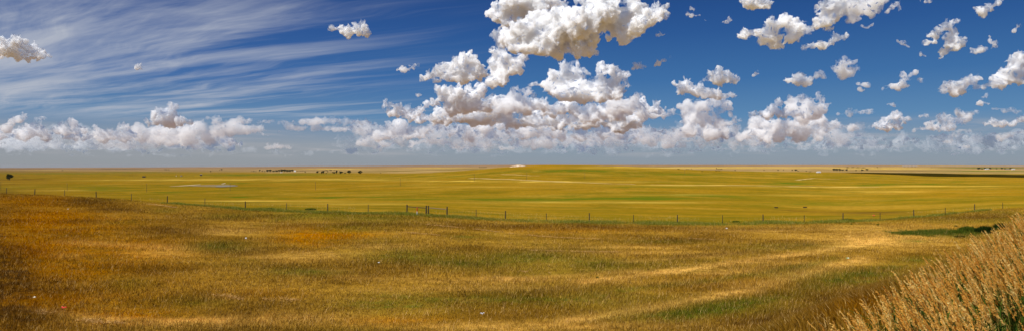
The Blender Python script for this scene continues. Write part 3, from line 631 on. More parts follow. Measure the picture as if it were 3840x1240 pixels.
# raked lines of cut straw
STRAW = [[(1598, 843), (1700, 852), (1799, 862), (1900, 874), (2039, 888), (2150, 894), (2260, 898)], [(1514, 872), (1585, 878), (1656, 883)], [(552, 765), (600, 770), (662, 779)],
         [(800, 1108), (850, 1112), (915, 1126)], [(985, 1122), (1060, 1126), (1120, 1128)], [(140, 1168), (165, 1176), (182, 1182)], [(300, 1200), (380, 1212), (470, 1216)], [(1950, 1020), (2060, 1024)], [(2580, 895), (2680, 900)], [(1990, 940), (2320, 946)]]
m_straw = simple('cut_straw', srgb(190, 146, 82), .8, .25, 2)
for k, path in enumerate(STRAW):
    P = [at(*p) for p in path]; xs, ys = [], []
    for a, b in zip(P[:-1], P[1:]):
        L = math.hypot(b[0]-a[0], b[1]-a[1]); n = int(L*60)
        f = rng.random(n); w = .12+.16*rng.random(n)
        xs.append(a[0]+(b[0]-a[0])*f+rng.normal(0, 1, n)*w); ys.append(a[1]+(b[1]-a[1])*f+rng.normal(0, 1, n)*w)
    x = np.concatenate(xs); y = np.concatenate(ys); g = vnoise(x/1.2, y/1.2, 4) > .3; x, y = x[g], y[g]
    n = len(x)
    o = blades('cut_straw', x, y, rng.uniform(.06, .14, n), rng.uniform(.03, .05, n), lean=2.2, zoff=.12,
               label=['long raked line of pale cut straw crossing the middle of the field', 'short raked straw line left of the long one', 'raked straw line high on the left rise', 'tangle of straw low on the left of centre',
                      'thin straw line right of the tangle', 'bright tuft of flattened straw in the lower left', 'loose straw along the lower left edge of the field', 'faint straw strand in the middle foreground', 'faint straw strand right of the long line', 'broken straw strand below the long line'][k])
    o['category'] = 'straw'
    o.data.materials.append(m_straw)
print('grass', round(time.time()-T0, 1))
# ------------------------------------------------------------------ helpers for built things
class MB:
    def __init__(s): s.bm = bmesh.new()
    def cyl(s, a, b, r0, r1=None, n=8, cap=True):
        a = Vector(a); b = Vector(b); r1 = r0 if r1 is None else r1
        q = (b-a).normalized().to_track_quat('Z', 'Y').to_matrix()
        A = [s.bm.verts.new(a+q @ Vector((math.cos(2*math.pi*i/n)*r0, math.sin(2*math.pi*i/n)*r0, 0))) for i in range(n)]
        B = [s.bm.verts.new(b+q @ Vector((math.cos(2*math.pi*i/n)*r1, math.sin(2*math.pi*i/n)*r1, 0))) for i in range(n)]
        for i in range(n): s.bm.faces.new((A[i], A[(i+1) % n], B[(i+1) % n], B[i]))
        if cap: s.bm.faces.new(A[::-1]); s.bm.faces.new(B)
        return s
    def box(s, c, d, rz=0):
        c = Vector(c); M = Matrix.Rotation(rz, 3, 'Z'); v = []
        for x in (-.5, .5):
            for y in (-.5, .5):
                for z in (-.5, .5): v.append(s.bm.verts.new(c+M @ Vector((x*d[0], y*d[1], z*d[2]))))
        for f in ((0, 1, 3, 2), (4, 6, 7, 5), (0, 4, 5, 1), (2, 3, 7, 6), (0, 2, 6, 4), (1, 5, 7, 3)): s.bm.faces.new([v[i] for i in f])
        return s
    def poly(s, pts): s.bm.faces.new([s.bm.verts.new(p) for p in pts]); return s
    def build(s, name, m, parent=None, **kw):
        bmesh.ops.recalc_face_normals(s.bm, faces=s.bm.faces)
        me = bpy.data.meshes.new(name); s.bm.to_mesh(me); s.bm.free(); me.materials.append(m)
        return link(bpy.data.objects.new(name, me), parent, **kw)
def empty(name, loc, label, cat, group=None, rz=0, sc=1.0):
    o = bpy.data.objects.new(name, None); o.location = loc; o.rotation_euler.z = rz; o.scale = (sc, sc, sc); o.empty_display_size = .3
    return link(o, None, None, label, cat, group)
def dup(root, loc, rz=0, sc=None, label=None):
    r = root.copy(); COL.objects.link(r); r.location = loc; r.rotation_euler.z = rz
    if sc is not None: r.scale = sc if hasattr(sc, '__len__') else (sc, sc, sc)
    if label: r['label'] = label
    for ch in list(root.children):
        c = ch.copy(); COL.objects.link(c); c.parent = r
        for g in list(ch.children):
            d = g.copy(); COL.objects.link(d); d.parent = c
    return r
def hz(x, y): return float(height(x, y))

# ------------------------------------------------------------------ fence
m_wood = simple('weathered_wood', srgb(52, 45, 39), .9, .3, 9)
m_steel = simple('dark_steel_post', srgb(44, 38, 34), .6, .2, 9)
m_wire = simple('galvanised_wire', srgb(120, 116, 110), .5, .1, 9, 1.0)
fx0 = (1600-1920)/F*118
fence = empty('wire_fence', (fx0, 118, hz(fx0, 118)), 'long wire fence of spaced wooden and steel posts crossing the whole prairie', 'fence')
FO = Vector(fence.location)
tops = []
gap = {1526, 1676}
for k, (px, row) in enumerate(FENCE):
    y = float(fence_y(px)); x = (px-1920)/F*y; z = hz(x, y)
    rr = random.Random(k); lx, ly = rr.uniform(-.05, .05), rr.uniform(-.05, .05)
    if px in gap: tops.append((Vector((x, y, z)), Vector((x, y, z+1.35)))); continue
    wood = k % 2 == 0 if px < 1526 else k % 2 == 1
    h = (1.42 if wood else 1.36)+rr.uniform(-.08, .1)
    mb = MB()
    if wood:
        mb.cyl((0, 0, -.3), (lx*.5, ly*.5, h*.5), .095, .085, 9).cyl((lx*.5, ly*.5, h*.5), (lx, ly, h), .085, .078, 9)
        p = mb.build('post', m_wood, fence, label='weathered wooden post')
    else:
        mb.box((lx/2, ly/2, h/2-.1), (.055, .05, h+.2)).box((lx/2, ly/2-.03, h/2), (.10, .012, h-.02)).box((lx/2, ly/2, .12), (.14, .02, .16))
        p = mb.build('post', m_steel, fence, label='thin steel post')
    p.location = Vector((x, y, z))-FO
    tops.append((Vector((x, y, z)), Vector((x+lx, y+ly, z+h))))
mb = MB()
for wn in range(4):
    f = .26+.22*wn
    for a, b in zip(tops[:-1], tops[1:]):
        mb.cyl(a[0].lerp(a[1], f)-FO, b[0].lerp(b[1], f)-FO, .0035, n=3, cap=False)
mb.build('wire', m_wire, fence)
def brace(px0, px1, label, rail_m, r0, name='fence_brace'):
    y0, y1 = float(fence_y(px0))-.15, float(fence_y(px1))-.15
    x0, x1 = (px0-1920)/F*y0, (px1-1920)/F*y1
    z0, z1 = hz(x0, y0), hz(x1, y1)
    o = empty(name, (x0, y0, z0), label, 'fence brace', 'heavy timber braces in the wire fence')
    a = MB().cyl((0, 0, -.4), (0.02, 0, 1.55), .105, .1, 10).cyl((0.02, 0, 1.55), (0.02, 0, 1.57), .12, .09, 10).build('post', m_wood, o)
    d = Vector((x1-x0, y1-y0, z1-z0))
    b = MB().cyl((0, 0, -.4), (0.03, 0, 1.55), .12, .11, 10).cyl((.03, 0, 1.55), (.03, 0, 1.57), .13, .1, 10).build('post', m_wood, o); b.location = d
    MB().cyl((0.10, 0, 1.18), d+Vector((-.10, 0, 1.12)), .06, .055, 8).build('rail', rail_m, o)
    return o
brace(1526, 1598, 'H-shaped timber brace with dark rail behind the red and white marker', m_wood, 0)
brace(1606, 1676, 'H-shaped timber brace with pale rail right of the red and white marker', simple('bleached_wood', srgb(128, 116, 98), .9, .2, 8), 0)
# pipeline marker
y = float(fence_y(1566))-2.0; x = (1564-1920)/F*y
mk = empty('marker_post', (x, y, hz(x, y)), 'slim marker post, red above and white below, before the left timber brace', 'marker post')
MB().cyl((0, 0, -.2), (0, 0, .62), .055, n=10).build('lower_tube', simple('white_plastic', (.8, .8, .78), .5, .05), mk)
MB().cyl((0, 0, .62), (0.015, 0, 1.22), .075, n=10).cyl((0.015, 0, 1.22), (0.02, 0, 1.36), .075, .02, n=10).build('upper_tube', simple('red_plastic', srgb(200, 24, 14), .5, .08), mk)

# ------------------------------------------------------------------ utility poles
m_pole = simple('pole_wood', srgb(70, 56, 44), .9, .2, 1)
POLES = [(3, 711, 30), (252, 714, 27), (550, 719, 31), (863, 714, 29), (1183, 711, 30), (1501, 696, 28), (1779, 678, 27), (1975, 674, 27), (2193, 671, 24), (2568, 655, 19), (3034, 660, 18), (3230, 653, 13)]
PL = ['at the left edge of the view, below the lone tree', 'left of the shallow green hollow, near the fence end', 'nearest left of the pale dry pond', 'standing in front of the right end of the pale pond', 'first to the right of the pale pond', 'left of the gate-like timber braces and far behind them',
      'last on the open slope left of the hill crest', 'standing at the left end of the pale track', 'standing above the middle of the pale track', 'faint, on the right shoulder of the hill', 'faint, just left of the white barn', 'faintest, in front of the dark shaded field']
p0 = None
for (px, row, hp), lb in zip(POLES, PL):
    X0, Y0, Z0 = at(px, row); H = hp*Y0/F
    if p0 is None:
        p0 = empty('utility_pole', (X0, Y0, Z0), '', 'utility pole', 'utility poles crossing the prairie')
        MB().cyl((0, 0, -.1), (0, 0, 1), .021, .013, 8).build('pole', m_pole, p0)
        a = MB().box((0, -.02, .955), (.16, .012, .012)).build('crossarm', m_pole, p0)
        for sx in (-.07, 0, .07): MB().cyl((sx, -.02, .961 if sx else 1.0), (sx, -.02, .985 if sx else 1.02), .006, n=6).build('insulator', simple('porcelain', (.35, .33, .3), .3, .05), a)
        p = p0
    else: p = dup(p0, (X0, Y0, Z0))
    p.scale = (H, H, H); p['label'] = 'thin wooden utility pole '+lb
# wires between neighbouring poles
# ------------------------------------------------------------------ trees
def leaf_mat(name, c0, c1):
    m, t = mat(name)
    oi = t.n('ShaderNodeObjectInfo'); geo = t.n('ShaderNodeTexCoord')
    nz = t.noise(geo.outputs['Object'], 6.0, 4, .6)
    c = t.mix(t.mapr(nz, .35, .65), c0, c1); c = t.mix(t.math('MULTIPLY', oi.outputs['Random'], .35), c, srgb(56, 64, 30))
    t.n('ShaderNodeOutputMaterial', Surface=leafy(t, c, tl=.2)); return m
m_leaf = leaf_mat('cottonwood_leaves', srgb(24, 36, 16), srgb(44, 58, 22)); m_bark = simple('bark', srgb(74, 62, 50), .95, .25, 4)
def tree_proto(seed, w, trunk=.12, n=1000, bushy=False):
    """crown and trunk in units of the tree's height"""
    q = random.Random(seed); root = empty('tree', (0, 0, 0), '', 'tree', 'dark trees scattered over the far plain')
    mb = MB(); lobes = []
    nl = 6 if bushy else 12
    if not bushy: mb.cyl((0, 0, -.05), (.01, 0, trunk+.12), .035, .026, 7)
    for k in range(nl):
        a = 2*math.pi*k/nl+q.uniform(-.3, .3); rr = w*.5*q.uniform(.35, .8); zc = q.uniform(trunk+.16, .76) if not bushy else q.uniform(.3, .6)
        if k == 0: rr = 0; zc = .74 if not bushy else .55
        c = (rr*math.cos(a), rr*math.sin(a), zc); r = q.uniform(.15, .24)*(1.15 if bushy else 1)
        lobes.append((c, r))
        mb.cyl((.005, 0, trunk+.02 if not bushy else 0), tuple(c[i]*.85 for i in range(3)), .016, .006, 5)
    mb.build('trunk', m_bark, root)
    V, Fc = [], []
    for c, r in lobes:
        for _ in range(n//nl):
            d = Vector((q.gauss(0, 1), q.gauss(0, 1), q.gauss(0, 1))).normalized()*r*q.random()**.45
            p = Vector(c)+Vector((d.x*1.1, d.y*1.1, d.z*.85)); s = q.uniform(.022, .05)
            a = Vector((q.gauss(0, 1), q.gauss(0, 1), q.gauss(0, 1))).normalized(); b = a.orthogonal().normalized()*s; cc = a.cross(b)
            if p.z < .02: p.z = .02+q.random()*.1
            i = len(V); V += [p-b-cc*.6, p+b-cc*.6, p+b+cc*.6, p-b+cc*.6]; Fc.append((i, i+1, i+2, i+3))
    me = mesh_np('crown', [v[:] for v in V], Fc); me.materials.append(m_leaf)
    link(bpy.data.objects.new('crown', me), root)
    return root
PR = [tree_proto(1, 1.0), tree_proto(2, .9, .1), tree_proto(3, 1.1, .1), tree_proto(4, 1.1, .02, 800, True)]
used_p = set()
def place_tree(px, base, w, h, kind, label, group=None):
    X0, Y0, Z0 = at(px, base); H = h*Y0/F*1.25; sx = (w/h)/[1.3, 1.2, 1.4, 1.5][kind]
    q = random.Random(int(px*7+base)); rz = q.uniform(0, 6.28)
    sc = (H*sx, H*sx, H)
    if kind not in used_p: used_p.add(kind); o = PR[kind]; o.location = (X0, Y0, Z0); o.rotation_euler.z = rz; o.scale = sc; o['label'] = label
    else: o = dup(PR[kind], (X0, Y0, Z0), rz, sc, label)
    if kind == 3: o.name = 'bush'; o['category'] = 'bush'
    if group: o['group'] = group
    elif 'group' in o: del o['group']
    return o
place_tree(35, 675, 27, 21, 2, 'lone dark broad-crowned tree at the far left of the plain')
G1 = 'trees along the far creek left of centre'
for px, b, w, h, k, lb in [
 (1190, 649, 11, 8, 0, 'round tree at the left end of the nearer creek trees'), (1206, 651, 8, 7, 1, 'left tree of the close pair in the nearer creek row'), (1212, 650, 12, 10, 2, 'taller right tree of the close pair in the nearer creek row'),
 (1224, 651, 6, 4, 3, 'low bush right of the close pair of creek trees'), (1229, 645.5, 4, 5, 0, 'small slim tree behind the low creek bush'), (1252, 651, 14, 8, 3, 'wide bushy tree starting the middle creek clump'),
 (1262, 651, 8, 13, 0, 'tallest narrow tree in the middle creek clump'), (1278, 651, 15, 9, 2, 'wide low tree at the right of the middle creek clump'), (1294, 651, 8, 4.5, 3, 'small bush between the middle clump and the tall cottonwood'),
 (1309, 651.5, 15, 13, 1, 'tall cottonwood with gaps showing its trunk in the creek row'), (1350, 651.5, 18, 11.5, 2, 'solid round tree alone at the right end of the creek row'), (1144, 646, 6, 5, 0, 'small lone tree between the long grove and the creek row')]:
    place_tree(px, b, w, h, k, lb, G1)
G2 = 'trees of the long grove by the farmhouse'
for px, b, w, h, k, lb in [
 (974, 642, 7, 6.5, 0, 'leftmost tree of the long grove, standing a little apart'), (984, 642, 9, 4, 3, 'low bush second from the left in the long grove'), (993, 642.5, 6, 3, 3, 'smallest bush in the left of the long grove'),
 (1003, 644, 13, 8, 2, 'left half of the big dark crown pair in the grove'), (1013, 644.5, 13, 9, 1, 'right half of the big dark crown pair in the grove'), (1026, 644, 13, 6, 3, 'bushy tree right of the dark crown pair in the grove'),
 (1038, 644, 12, 6.5, 0, 'tree in the low middle of the grove'), (1047, 644, 11, 8, 1, 'fuller tree just right of the grove middle'), (1057, 645, 13, 10, 2, 'left of the two highest crowns in the grove'),
 (1067, 645, 13, 10.5, 1, 'highest crown in the grove'), (1078, 645, 12, 9, 0, 'tree right beside the highest grove crown'), (1088, 644.5, 12, 8.5, 2, 'second tree from the right end of the grove'), (1097, 643, 9, 8, 1, 'right end tree of the grove, next to the farmhouse')]:
    place_tree(px, b, w, h, k, lb, G2)
G3 = 'trees on the shaded rise at the right'
for px, b, w, h, k, lb in [
 (3127, 641, 11, 9.5, 1, 'leftmost and tallest tree on the shaded rise at the right'), (3138, 640.5, 11, 8.5, 0, 'second tree from the left on the shaded rise'), (3149, 640.5, 11, 8.5, 2, 'third tree from the left on the shaded rise'),
 (3160, 640, 13, 6.5, 3, 'wide low tree in the middle of the shaded rise group'), (3175, 640, 11, 6.5, 2, 'last tree of the joined group on the shaded rise'), (3210, 640, 7, 4, 3, 'small lone bush on the shaded rise'),
 (3233, 640, 11, 5.5, 2, 'left of the final two trees on the shaded rise'), (3251, 639, 12, 6.5, 1, 'right of the final two trees on the shaded rise')]:
    place_tree(px, b, w, h, k, lb, G3)
G4 = 'trees around the white farm at the far right'
for px, b, w, h, k, lb in [
 (3670, 635, 13, 7, 2, 'leftmost tree of the white farm at the far right'), (3682, 635, 10, 5, 3, 'bush beside the leftmost farm tree'), (3694, 634.5, 8, 6, 1, 'tree touching the left end of the long white shed'),
 (3713, 634, 10, 6, 0, 'tree right of the long white shed'), (3737, 634, 7, 4, 3, 'small bush midway between the two white farm sheds'), (3757, 634.5, 9, 6.5, 1, 'left of the tree pair between the farm sheds'),
 (3768, 634, 7, 4.5, 3, 'right of the tree pair between the farm sheds'), (3789, 634.5, 9, 6, 2, 'tree at the left end of the right-hand farm shed')]:
    place_tree(px, b, w, h, k, lb, G4)
G5 = 'tiny trees and bushes scattered on the far plain'
FARS = [(2971, 639.5, 6, 4.5, 0, 'small round tree left of the white barn, in a pair'), (2984, 640.5, 11, 6.5, 1, 'larger round tree left of the white barn, in a pair'), (2993, 641.5, 7, 3, 3, 'low bush just right of the pair near the barn'), (3024, 641.8, 7, 3, 3, 'bush midway between the tree pair and the white barn'),
 (3039, 643.8, 9, 2, 3, 'flat bush nearest left of the white barn'), (2918, 639.3, 6, 3, 0, 'small tree further left along the same line as the barn pair'), (2938, 638.5, 3, 3.5, 0, 'tiny upright tree between two small ones left of the barn'), (2865, 639.5, 4, 3.5, 0, 'tiny round tree alone beyond the hill shoulder'),
 (2757, 640.3, 5, 3.5, 1, 'tiny dark tree in the gap beyond the right hill slope'), (2687, 634.5, 4, 5.5, 0, 'tiny upright tree at the left end of a far hedge'), (2544, 634.5, 11, 3.5, 3, 'dark low clump first visible past the hill crest'), (2593, 634.3, 3, 2.8, 0, 'tiny dot of a tree right of the first far clump'),
 (2633, 643.5, 9, 2.5, 3, 'flat clump close above the hill edge'), (790, 644.5, 4, 4.5, 0, 'tiny lone tree above the dark shed'), (831, 638, 7, 5, 2, 'small dark tree high on the far plain left of the grove'), (824, 638, 4, 2.6, 3, 'small bush touching the tree left of the grove'),
 (619, 636.5, 6, 2.6, 3, 'first of three dark dots on the far left plain'), (625, 636.5, 5, 2.6, 3, 'second of three dark dots on the far left plain'), (633, 636.5, 6, 2.6, 3, 'third of three dark dots on the far left plain'), (234, 639.5, 9, 2.2, 3, 'low dark clump on the plain right of the lone tree'),
 (3290, 629, 4, 3, 0, 'tiny tree at the right end of the long far hedge'), (3494, 628.5, 4, 2, 3, 'dark speck of a bush on the bare plain at the right'), (1427, 649, 5, 3, 3, 'small bush alone right of the creek row'), (951, 641.5, 7, 2, 3, 'flat bush left of the long grove'), (1224, 640, 14, 3, 3, 'left clump of the far tree line behind the creek row'), (1240, 639.6, 14, 3.4, 3, 'middle clump of the far tree line behind the creek row'), (1254, 639.6, 8, 2.6, 3, 'right clump of the far tree line behind the creek row')]
for r in FARS: place_tree(*r, G5)
def hedge(px0, px1, row, h, label):
    """a far row of bushes that reads as one mass"""
    q = random.Random(int(px0)); V, Fc = [], []
    X0, Y0, Z0 = at((px0+px1)/2, row); L = (px1-px0)/F*Y0; H = h/F*Y0; ox = X0-L/2
    for _ in range(int(60+L/H*60)):
        f = q.random(); 
        p = Vector((f*L, q.uniform(-1, 1)*H, q.random()**1.3*H*(.55+.45*math.sin(f*23+px0)))); s = H*q.uniform(.08, .18)
        p.z += hz(ox+p.x, Y0+p.y)-Z0
        a = Vector((q.gauss(0, 1), q.gauss(0, 1), q.gauss(0, 1))).normalized(); b = a.orthogonal().normalized()*s; cc = a.cross(b)
        i = len(V); V += [p-b-cc*.6, p+b-cc*.6, p+b+cc*.6, p-b+cc*.6]; Fc.append((i, i+1, i+2, i+3))
    me = mesh_np('hedge_row', [v[:] for v in V], Fc); me.materials.append(m_leaf)
    o = bpy.data.objects.new('hedge_row', me); o.location = (ox, Y0, Z0)
    link(o, kind='stuff', label=label, cat='hedge', group='hedge rows far out on the plain')
hedge(3173, 3246, 628.8, 2.6, 'thin dark hedge row beyond the trees of the shaded rise')
hedge(2691, 2709, 634.5, 2.8, 'short dark hedge beside the tiny upright tree')
hedge(2681, 2701, 640, 2.2, 'low dark hedge below the short one')
hedge(2572, 2586, 634, 1.8, 'thin hedge right of the first far clump')
hedge(1796, 1825, 628, 3, 'dark hedge row left of the chalk outcrop')
hedge(1107, 1140, 641.5, 1.8, 'thin hedge trailing right from the farmhouse')
hedge(940, 962, 642.5, 1.6, 'thin dark hedge left of the long grove')

# ------------------------------------------------------------------ buildings
m_white = simple('white_siding', (.78, .77, .74), .6, .06, .5); m_roofw = simple('pale_metal_roof', (.72, .72, .72), .4, .05, .5)
m_dark = simple('dark_boards', srgb(52, 36, 32), .85, .2, 1); m_grey = simple('grey_tin', srgb(120, 126, 134), .45, .12, 1); m_hole = simple('dark_opening', (.03, .028, .025), .9, .1)
def barn(px, row, w, h, label, name='barn', wall=m_white, roof=m_roofw, depth=.6, eave=.6, doors=1, rz=0.15, cat='barn', nwin=2):
    X0, Y0, Z0 = at(px, row); L = w/F*Y0; H = h/F*Y0; Dp = L*depth; e = H*eave
    o = empty(name, (X0, Y0, Z0-.1), label, cat, rz=rz)
    mb = MB().box((0, 0, e/2), (L, Dp, e))
    for sx in (-1, 1): mb.poly([(sx*(L/2-.01), -Dp/2, e), (sx*(L/2-.01), Dp/2, e), (sx*(L/2-.01), 0, H)])
    wl = mb.build('wall', wall, o)
    t_ = .12; ov = L*.03
    for sy in (-1, 1):
        a = [(-L/2-ov, sy*(Dp/2+ov), e-.05), (L/2+ov, sy*(Dp/2+ov), e-.05), (L/2+ov, 0, H), (-L/2-ov, 0, H)]
        mb = MB(); lo = [mb.bm.verts.new(p) for p in a]; hi = [mb.bm.verts.new((p[0], p[1], p[2]+t_)) for p in a]
        mb.bm.faces.new(lo); mb.bm.faces.new(hi[::-1])
        for i in range(4): mb.bm.faces.new((lo[i], lo[(i+1) % 4], hi[(i+1) % 4], hi[i]))
        mb.build('roof', roof, o)
    for k in range(doors):
        xx = (k-(doors-1)/2)*L/max(doors, 1)
        MB().box((xx, -Dp/2-.03, e*.38), (L*.14, .06, e*.76)).build('door', m_hole, o)
    for k in range(nwin):
        xx = (-.36+.72*k)*L
        MB().box((xx, -Dp/2-.03, e*.58), (L*.07, .06, e*.22)).build('window', m_hole, o)
    return o
barn(3069.6, 646.5, 14, 4.4, 'white barn standing alone before the shaded rise at the right')
barn(3701, 634.6, 15, 3.2, 'long white shed among trees, left of the two at the far right farm', 'shed', depth=.35, doors=2, cat='shed')
barn(3799, 635.6, 12, 3.2, 'white shed at the right end of the far right farm', 'shed', depth=.4, cat='shed')
barn(3777, 635, 12, 2.2, 'low grey shed between the two white farm sheds', 'shed', wall=m_grey, roof=m_grey, depth=.3, cat='shed', rz=0)
barn(1106, 643.5, 6, 5, 'small white farmhouse at the right end of the long grove', 'farmhouse', depth=.8, cat='house')
barn(1055, 646.6, 8, 1.4, 'low white outbuilding in front of the long grove', 'outbuilding', depth=.3, cat='outbuilding', rz=0)
barn(540, 664.5, 10, 5, 'dark red-brown shed alone on the left plain', 'shed', wall=m_dark, roof=m_dark, eave=.85, cat='shed')
barn(754, 658.2, 7, 5.4, 'dark open-fronted shed with a pale side wall left of the grove', 'shed', wall=m_dark, roof=m_grey, eave=.8, cat='shed', rz=.5)
barn(3411, 624.5, 54, 1.8, 'very long low white building on the horizon at the right', 'long_building', depth=.08, eave=.7, doors=4, cat='building', rz=0)
def tank(px, row, w, h, label, m):
    X0, Y0, Z0 = at(px, row); L = w/F*Y0; H = h/F*Y0
    o = empty('water_tank', (X0, Y0, Z0), label, 'water tank')
    MB().cyl((0, 0, -.1), (0, 0, H*.85), L/2, n=20).build('wall', m, o); MB().cyl((0, 0, H*.85), (0, 0, H), L/2*1.03, L*.1, n=20).build('lid', m_grey, o)
tank(680.5, 660, 7, 3, 'squat grey water tank between the two dark sheds', m_grey)
tank(661, 660, 2.4, 2.6, 'tiny white tank left of the squat grey one', m_white)
# black stock troughs
m_rub = simple('black_rubber', srgb(30, 22, 22), .6, .2, 4)
for px, row, lb in [(2911, 778.5, 'left of two low black stock troughs in the pasture'), (3018.5, 777.5, 'right of two low black stock troughs in the pasture')]:
    X0, Y0, Z0 = at(px, row); L = 14/F*Y0; n = 28; H = 3.6/F*Y0
    mb = MB(); R_ = []
    for k_, (s, z) in enumerate([(.96, -.05), (1.0, H), (.92, H), (.9, H*.25)]):
        R_.append([mb.bm.verts.new((s*L/2*math.copysign(abs(math.cos(a))**.6, math.cos(a)), s*L*.2*math.copysign(abs(math.sin(a))**.8, math.sin(a)), z)) for a in [2*math.pi*i/n for i in range(n)]])
    for a, b in zip(R_[:-1], R_[1:]):
        for i in range(n): mb.bm.faces.new((a[i], a[(i+1) % n], b[(i+1) % n], b[i]))
    mb.bm.faces.new(R_[-1])
    o = empty('stock_trough', (X0, Y0, Z0), lb, 'trough', 'black stock troughs in the pasture', rz=random.uniform(-.1, .1))
    mb.build('basin', m_rub, o)
    MB().box((L*.12, -L*.2-.03, H*.5), (.12, .08, H*.7)).build('valve_box', m_steel, o)

# ------------------------------------------------------------------ pale pond, mud, chalk outcrop, track
def sheet(name, pts, m, lift=.02, kind='structure', label='', cat='', sub=40):
    """flat ground patch laid on the terrain inside a photograph outline"""
    P = [at(*p)[:2] for p in pts]
    me_b = bmesh.new(); vs = [me_b.verts.new((p[0], p[1], 0)) for p in P]; me_b.faces.new(vs)
    bmesh.ops.triangulate(me_b, faces=me_b.faces)
    for _ in range(3): bmesh.ops.subdivide_edges(me_b, edges=me_b.edges, cuts=1, use_grid_fill=True)
    for v in me_b.verts: v.co.z = hz(v.co.x, v.co.y)+lift
    me = bpy.data.meshes.new(name); me_b.to_mesh(me); me_b.free(); me.materials.append(m)
    return link(bpy.data.objects.new(name, me), kind=kind, label=label, cat=cat)
m_mud = simple('grey_mud', srgb(124, 102, 52), .8, .4, .12); m_alk = simple('alkali_crust', srgb(176, 158, 118), .8, .12, .2)
m, t = mat('pond_water'); b = t.n('ShaderNodeBsdfPrincipled', Base_Color=srgb(120, 112, 92), Roughness=.6)
tcn = t.n('ShaderNodeTexCoord'); bp = t.n('ShaderNodeBump', Strength=.25, Distance=.1, Height=t.noise(tcn.outputs['Object'], 2.0, 3)); t.set(b, 'Normal', bp.outputs[0])
t.n('ShaderNodeOutputMaterial', Surface=b); m_pond = m
sheet('dried_mud', [(700, 696.5), (740, 694), (780, 692), (850, 691), (885, 694), (870, 697.5), (830, 700), (780, 699.5), (730, 698)], m_mud, .15, label='grey cracked mud around the shrunken pond', cat='mud')
sheet('alkali_shore', [(633, 698.6), (680, 695.6), (720, 693.2), (752, 691.2), (752, 692.2), (722, 695.0), (682, 697.4), (640, 698.8)], m_alk, .3, label='thin white alkali shore left of the pond', cat='shore')
sheet('pond_water', [(805, 699.6), (815, 697.4), (850, 695.6), (892, 696.2), (892, 697.6), (862, 700), (830, 701.2), (810, 700.8)], m_pond, .45, label='small pale shrunken pond on the left plain', cat='pond')
sheet('alkali_bank', [(828, 689.6), (838, 687), (846, 685.6), (846, 687), (840, 689.6), (832, 690.2)], m_alk, .3, label='small white crusted bank behind the pond', cat='bank')
# chalk outcrop on the crest
X0, Y0, Z0 = at(1935, 626.5); Y0 = 1290.0; X0 = (1938-1920)/F*Y0
W_ = 72/F*Y0
mb = MB(); n1_, n2_ = 60, 22; grid = []
for i in range(n1_):
    r_ = []
    for j in range(n2_):
        u = i/(n1_-1); v = j/(n2_-1)
        x = (u-.5)*W_; y = (v-.5)*34; e = math.sin(math.pi*u)**.8*math.sin(math.pi*v)**.55
        prof = (.25+.75*min(1, u*1.7))*e
        g = hz(X0+x, Y0+y)
        z = g-.6+prof*(3.4+2.2*(vnoise(np.array(x/4.), np.array(y/4.), 8)-.5)) 
        r_.append(mb.bm.verts.new((x, y, float(z)-hz(X0, Y0))))
    grid.append(r_)
for i in range(n1_-1):
    for j in range(n2_-1): mb.bm.faces.new((grid[i][j], grid[i+1][j], grid[i+1][j+1], grid[i][j+1]))
m, t = mat('chalk'); tcn = t.n('ShaderNodeTexCoord'); geo = t.n('ShaderNodeNewGeometry')
c = t.mix(t.mapr(t.noise(t.vmath('MULTIPLY', tcn.outputs['Object'], (1, 1, 2)), .25, 6, .7), .42, .62), srgb(172, 138, 104), srgb(222, 206, 180))
sz = t.n('ShaderNodeSeparateXYZ', i0=tcn.outputs['Object'])
c = t.mix(t.mapr(sz.outputs[2], 2.2, 3.6), c, srgb(150, 122, 52))
t.n('ShaderNodeOutputMaterial', Surface=t.n('ShaderNodeBsdfDiffuse', Color=c))
oc = mb.build('chalk_outcrop', m, None, label='low white chalk outcrop with a grassy cap on the hill crest', cat='rock outcrop'); oc.location = (X0, Y0, hz(X0, Y0))
# pale track over the hill's foot
m_trk = simple('pale_track', srgb(186, 158, 88), .9, .15, .2)
def track(pts, w, label):
    P = [Vector(at(*p)) for p in pts]; Q = []
    for a, b in zip(P[:-1], P[1:]):
        for k in range(14): Q.append(a.lerp(b, k/14))
    Q.append(P[-1]); V, Fc = [], []
    for i, p in enumerate(Q):
        d = (Q[min(i+1, len(Q)-1)]-Q[max(i-1, 0)]); d.z = 0; d.normalize(); nn = Vector((-d.y, d.x, 0))
        ww = w*(.7+.6*float(vnoise(np.array(p.x/11), np.array(p.y/11), 2)))
        for s in (-1, 0, 1):
            q_ = p+nn*s*ww/2; V.append((q_.x, q_.y, hz(q_.x, q_.y)+.12))
        if i: 
            b_ = i*3
            for s in (0, 1): Fc.append((b_-3+s, b_-2+s, b_+1+s, b_+s))
    me = mesh_np('dirt_track', V, Fc); me.materials.append(m_trk)
    link(bpy.data.objects.new('dirt_track', me), kind='structure', label=label, cat='track')
track([(1760, 668), (1860, 671), (1960, 674.5), (2060, 679), (2180, 683.5), (2290, 688), (2380, 690)], 7, 'pale track crossing the lower hill in the middle')
track([(2440, 692), (2560, 693.5), (2700, 694.8), (2860, 695.6), (2960, 698.5), (3100, 700), (3300, 701)], 5, 'pale track continuing to the right below the hill')
track([(1880, 653), (1960, 656), (2020, 658.5)], 5, 'short pale track just under the hill crest')
track([(3150, 672), (3080, 669), (3050, 668), (3000, 673), (2990, 675)], 6, 'short pale curve of track on the right slope')

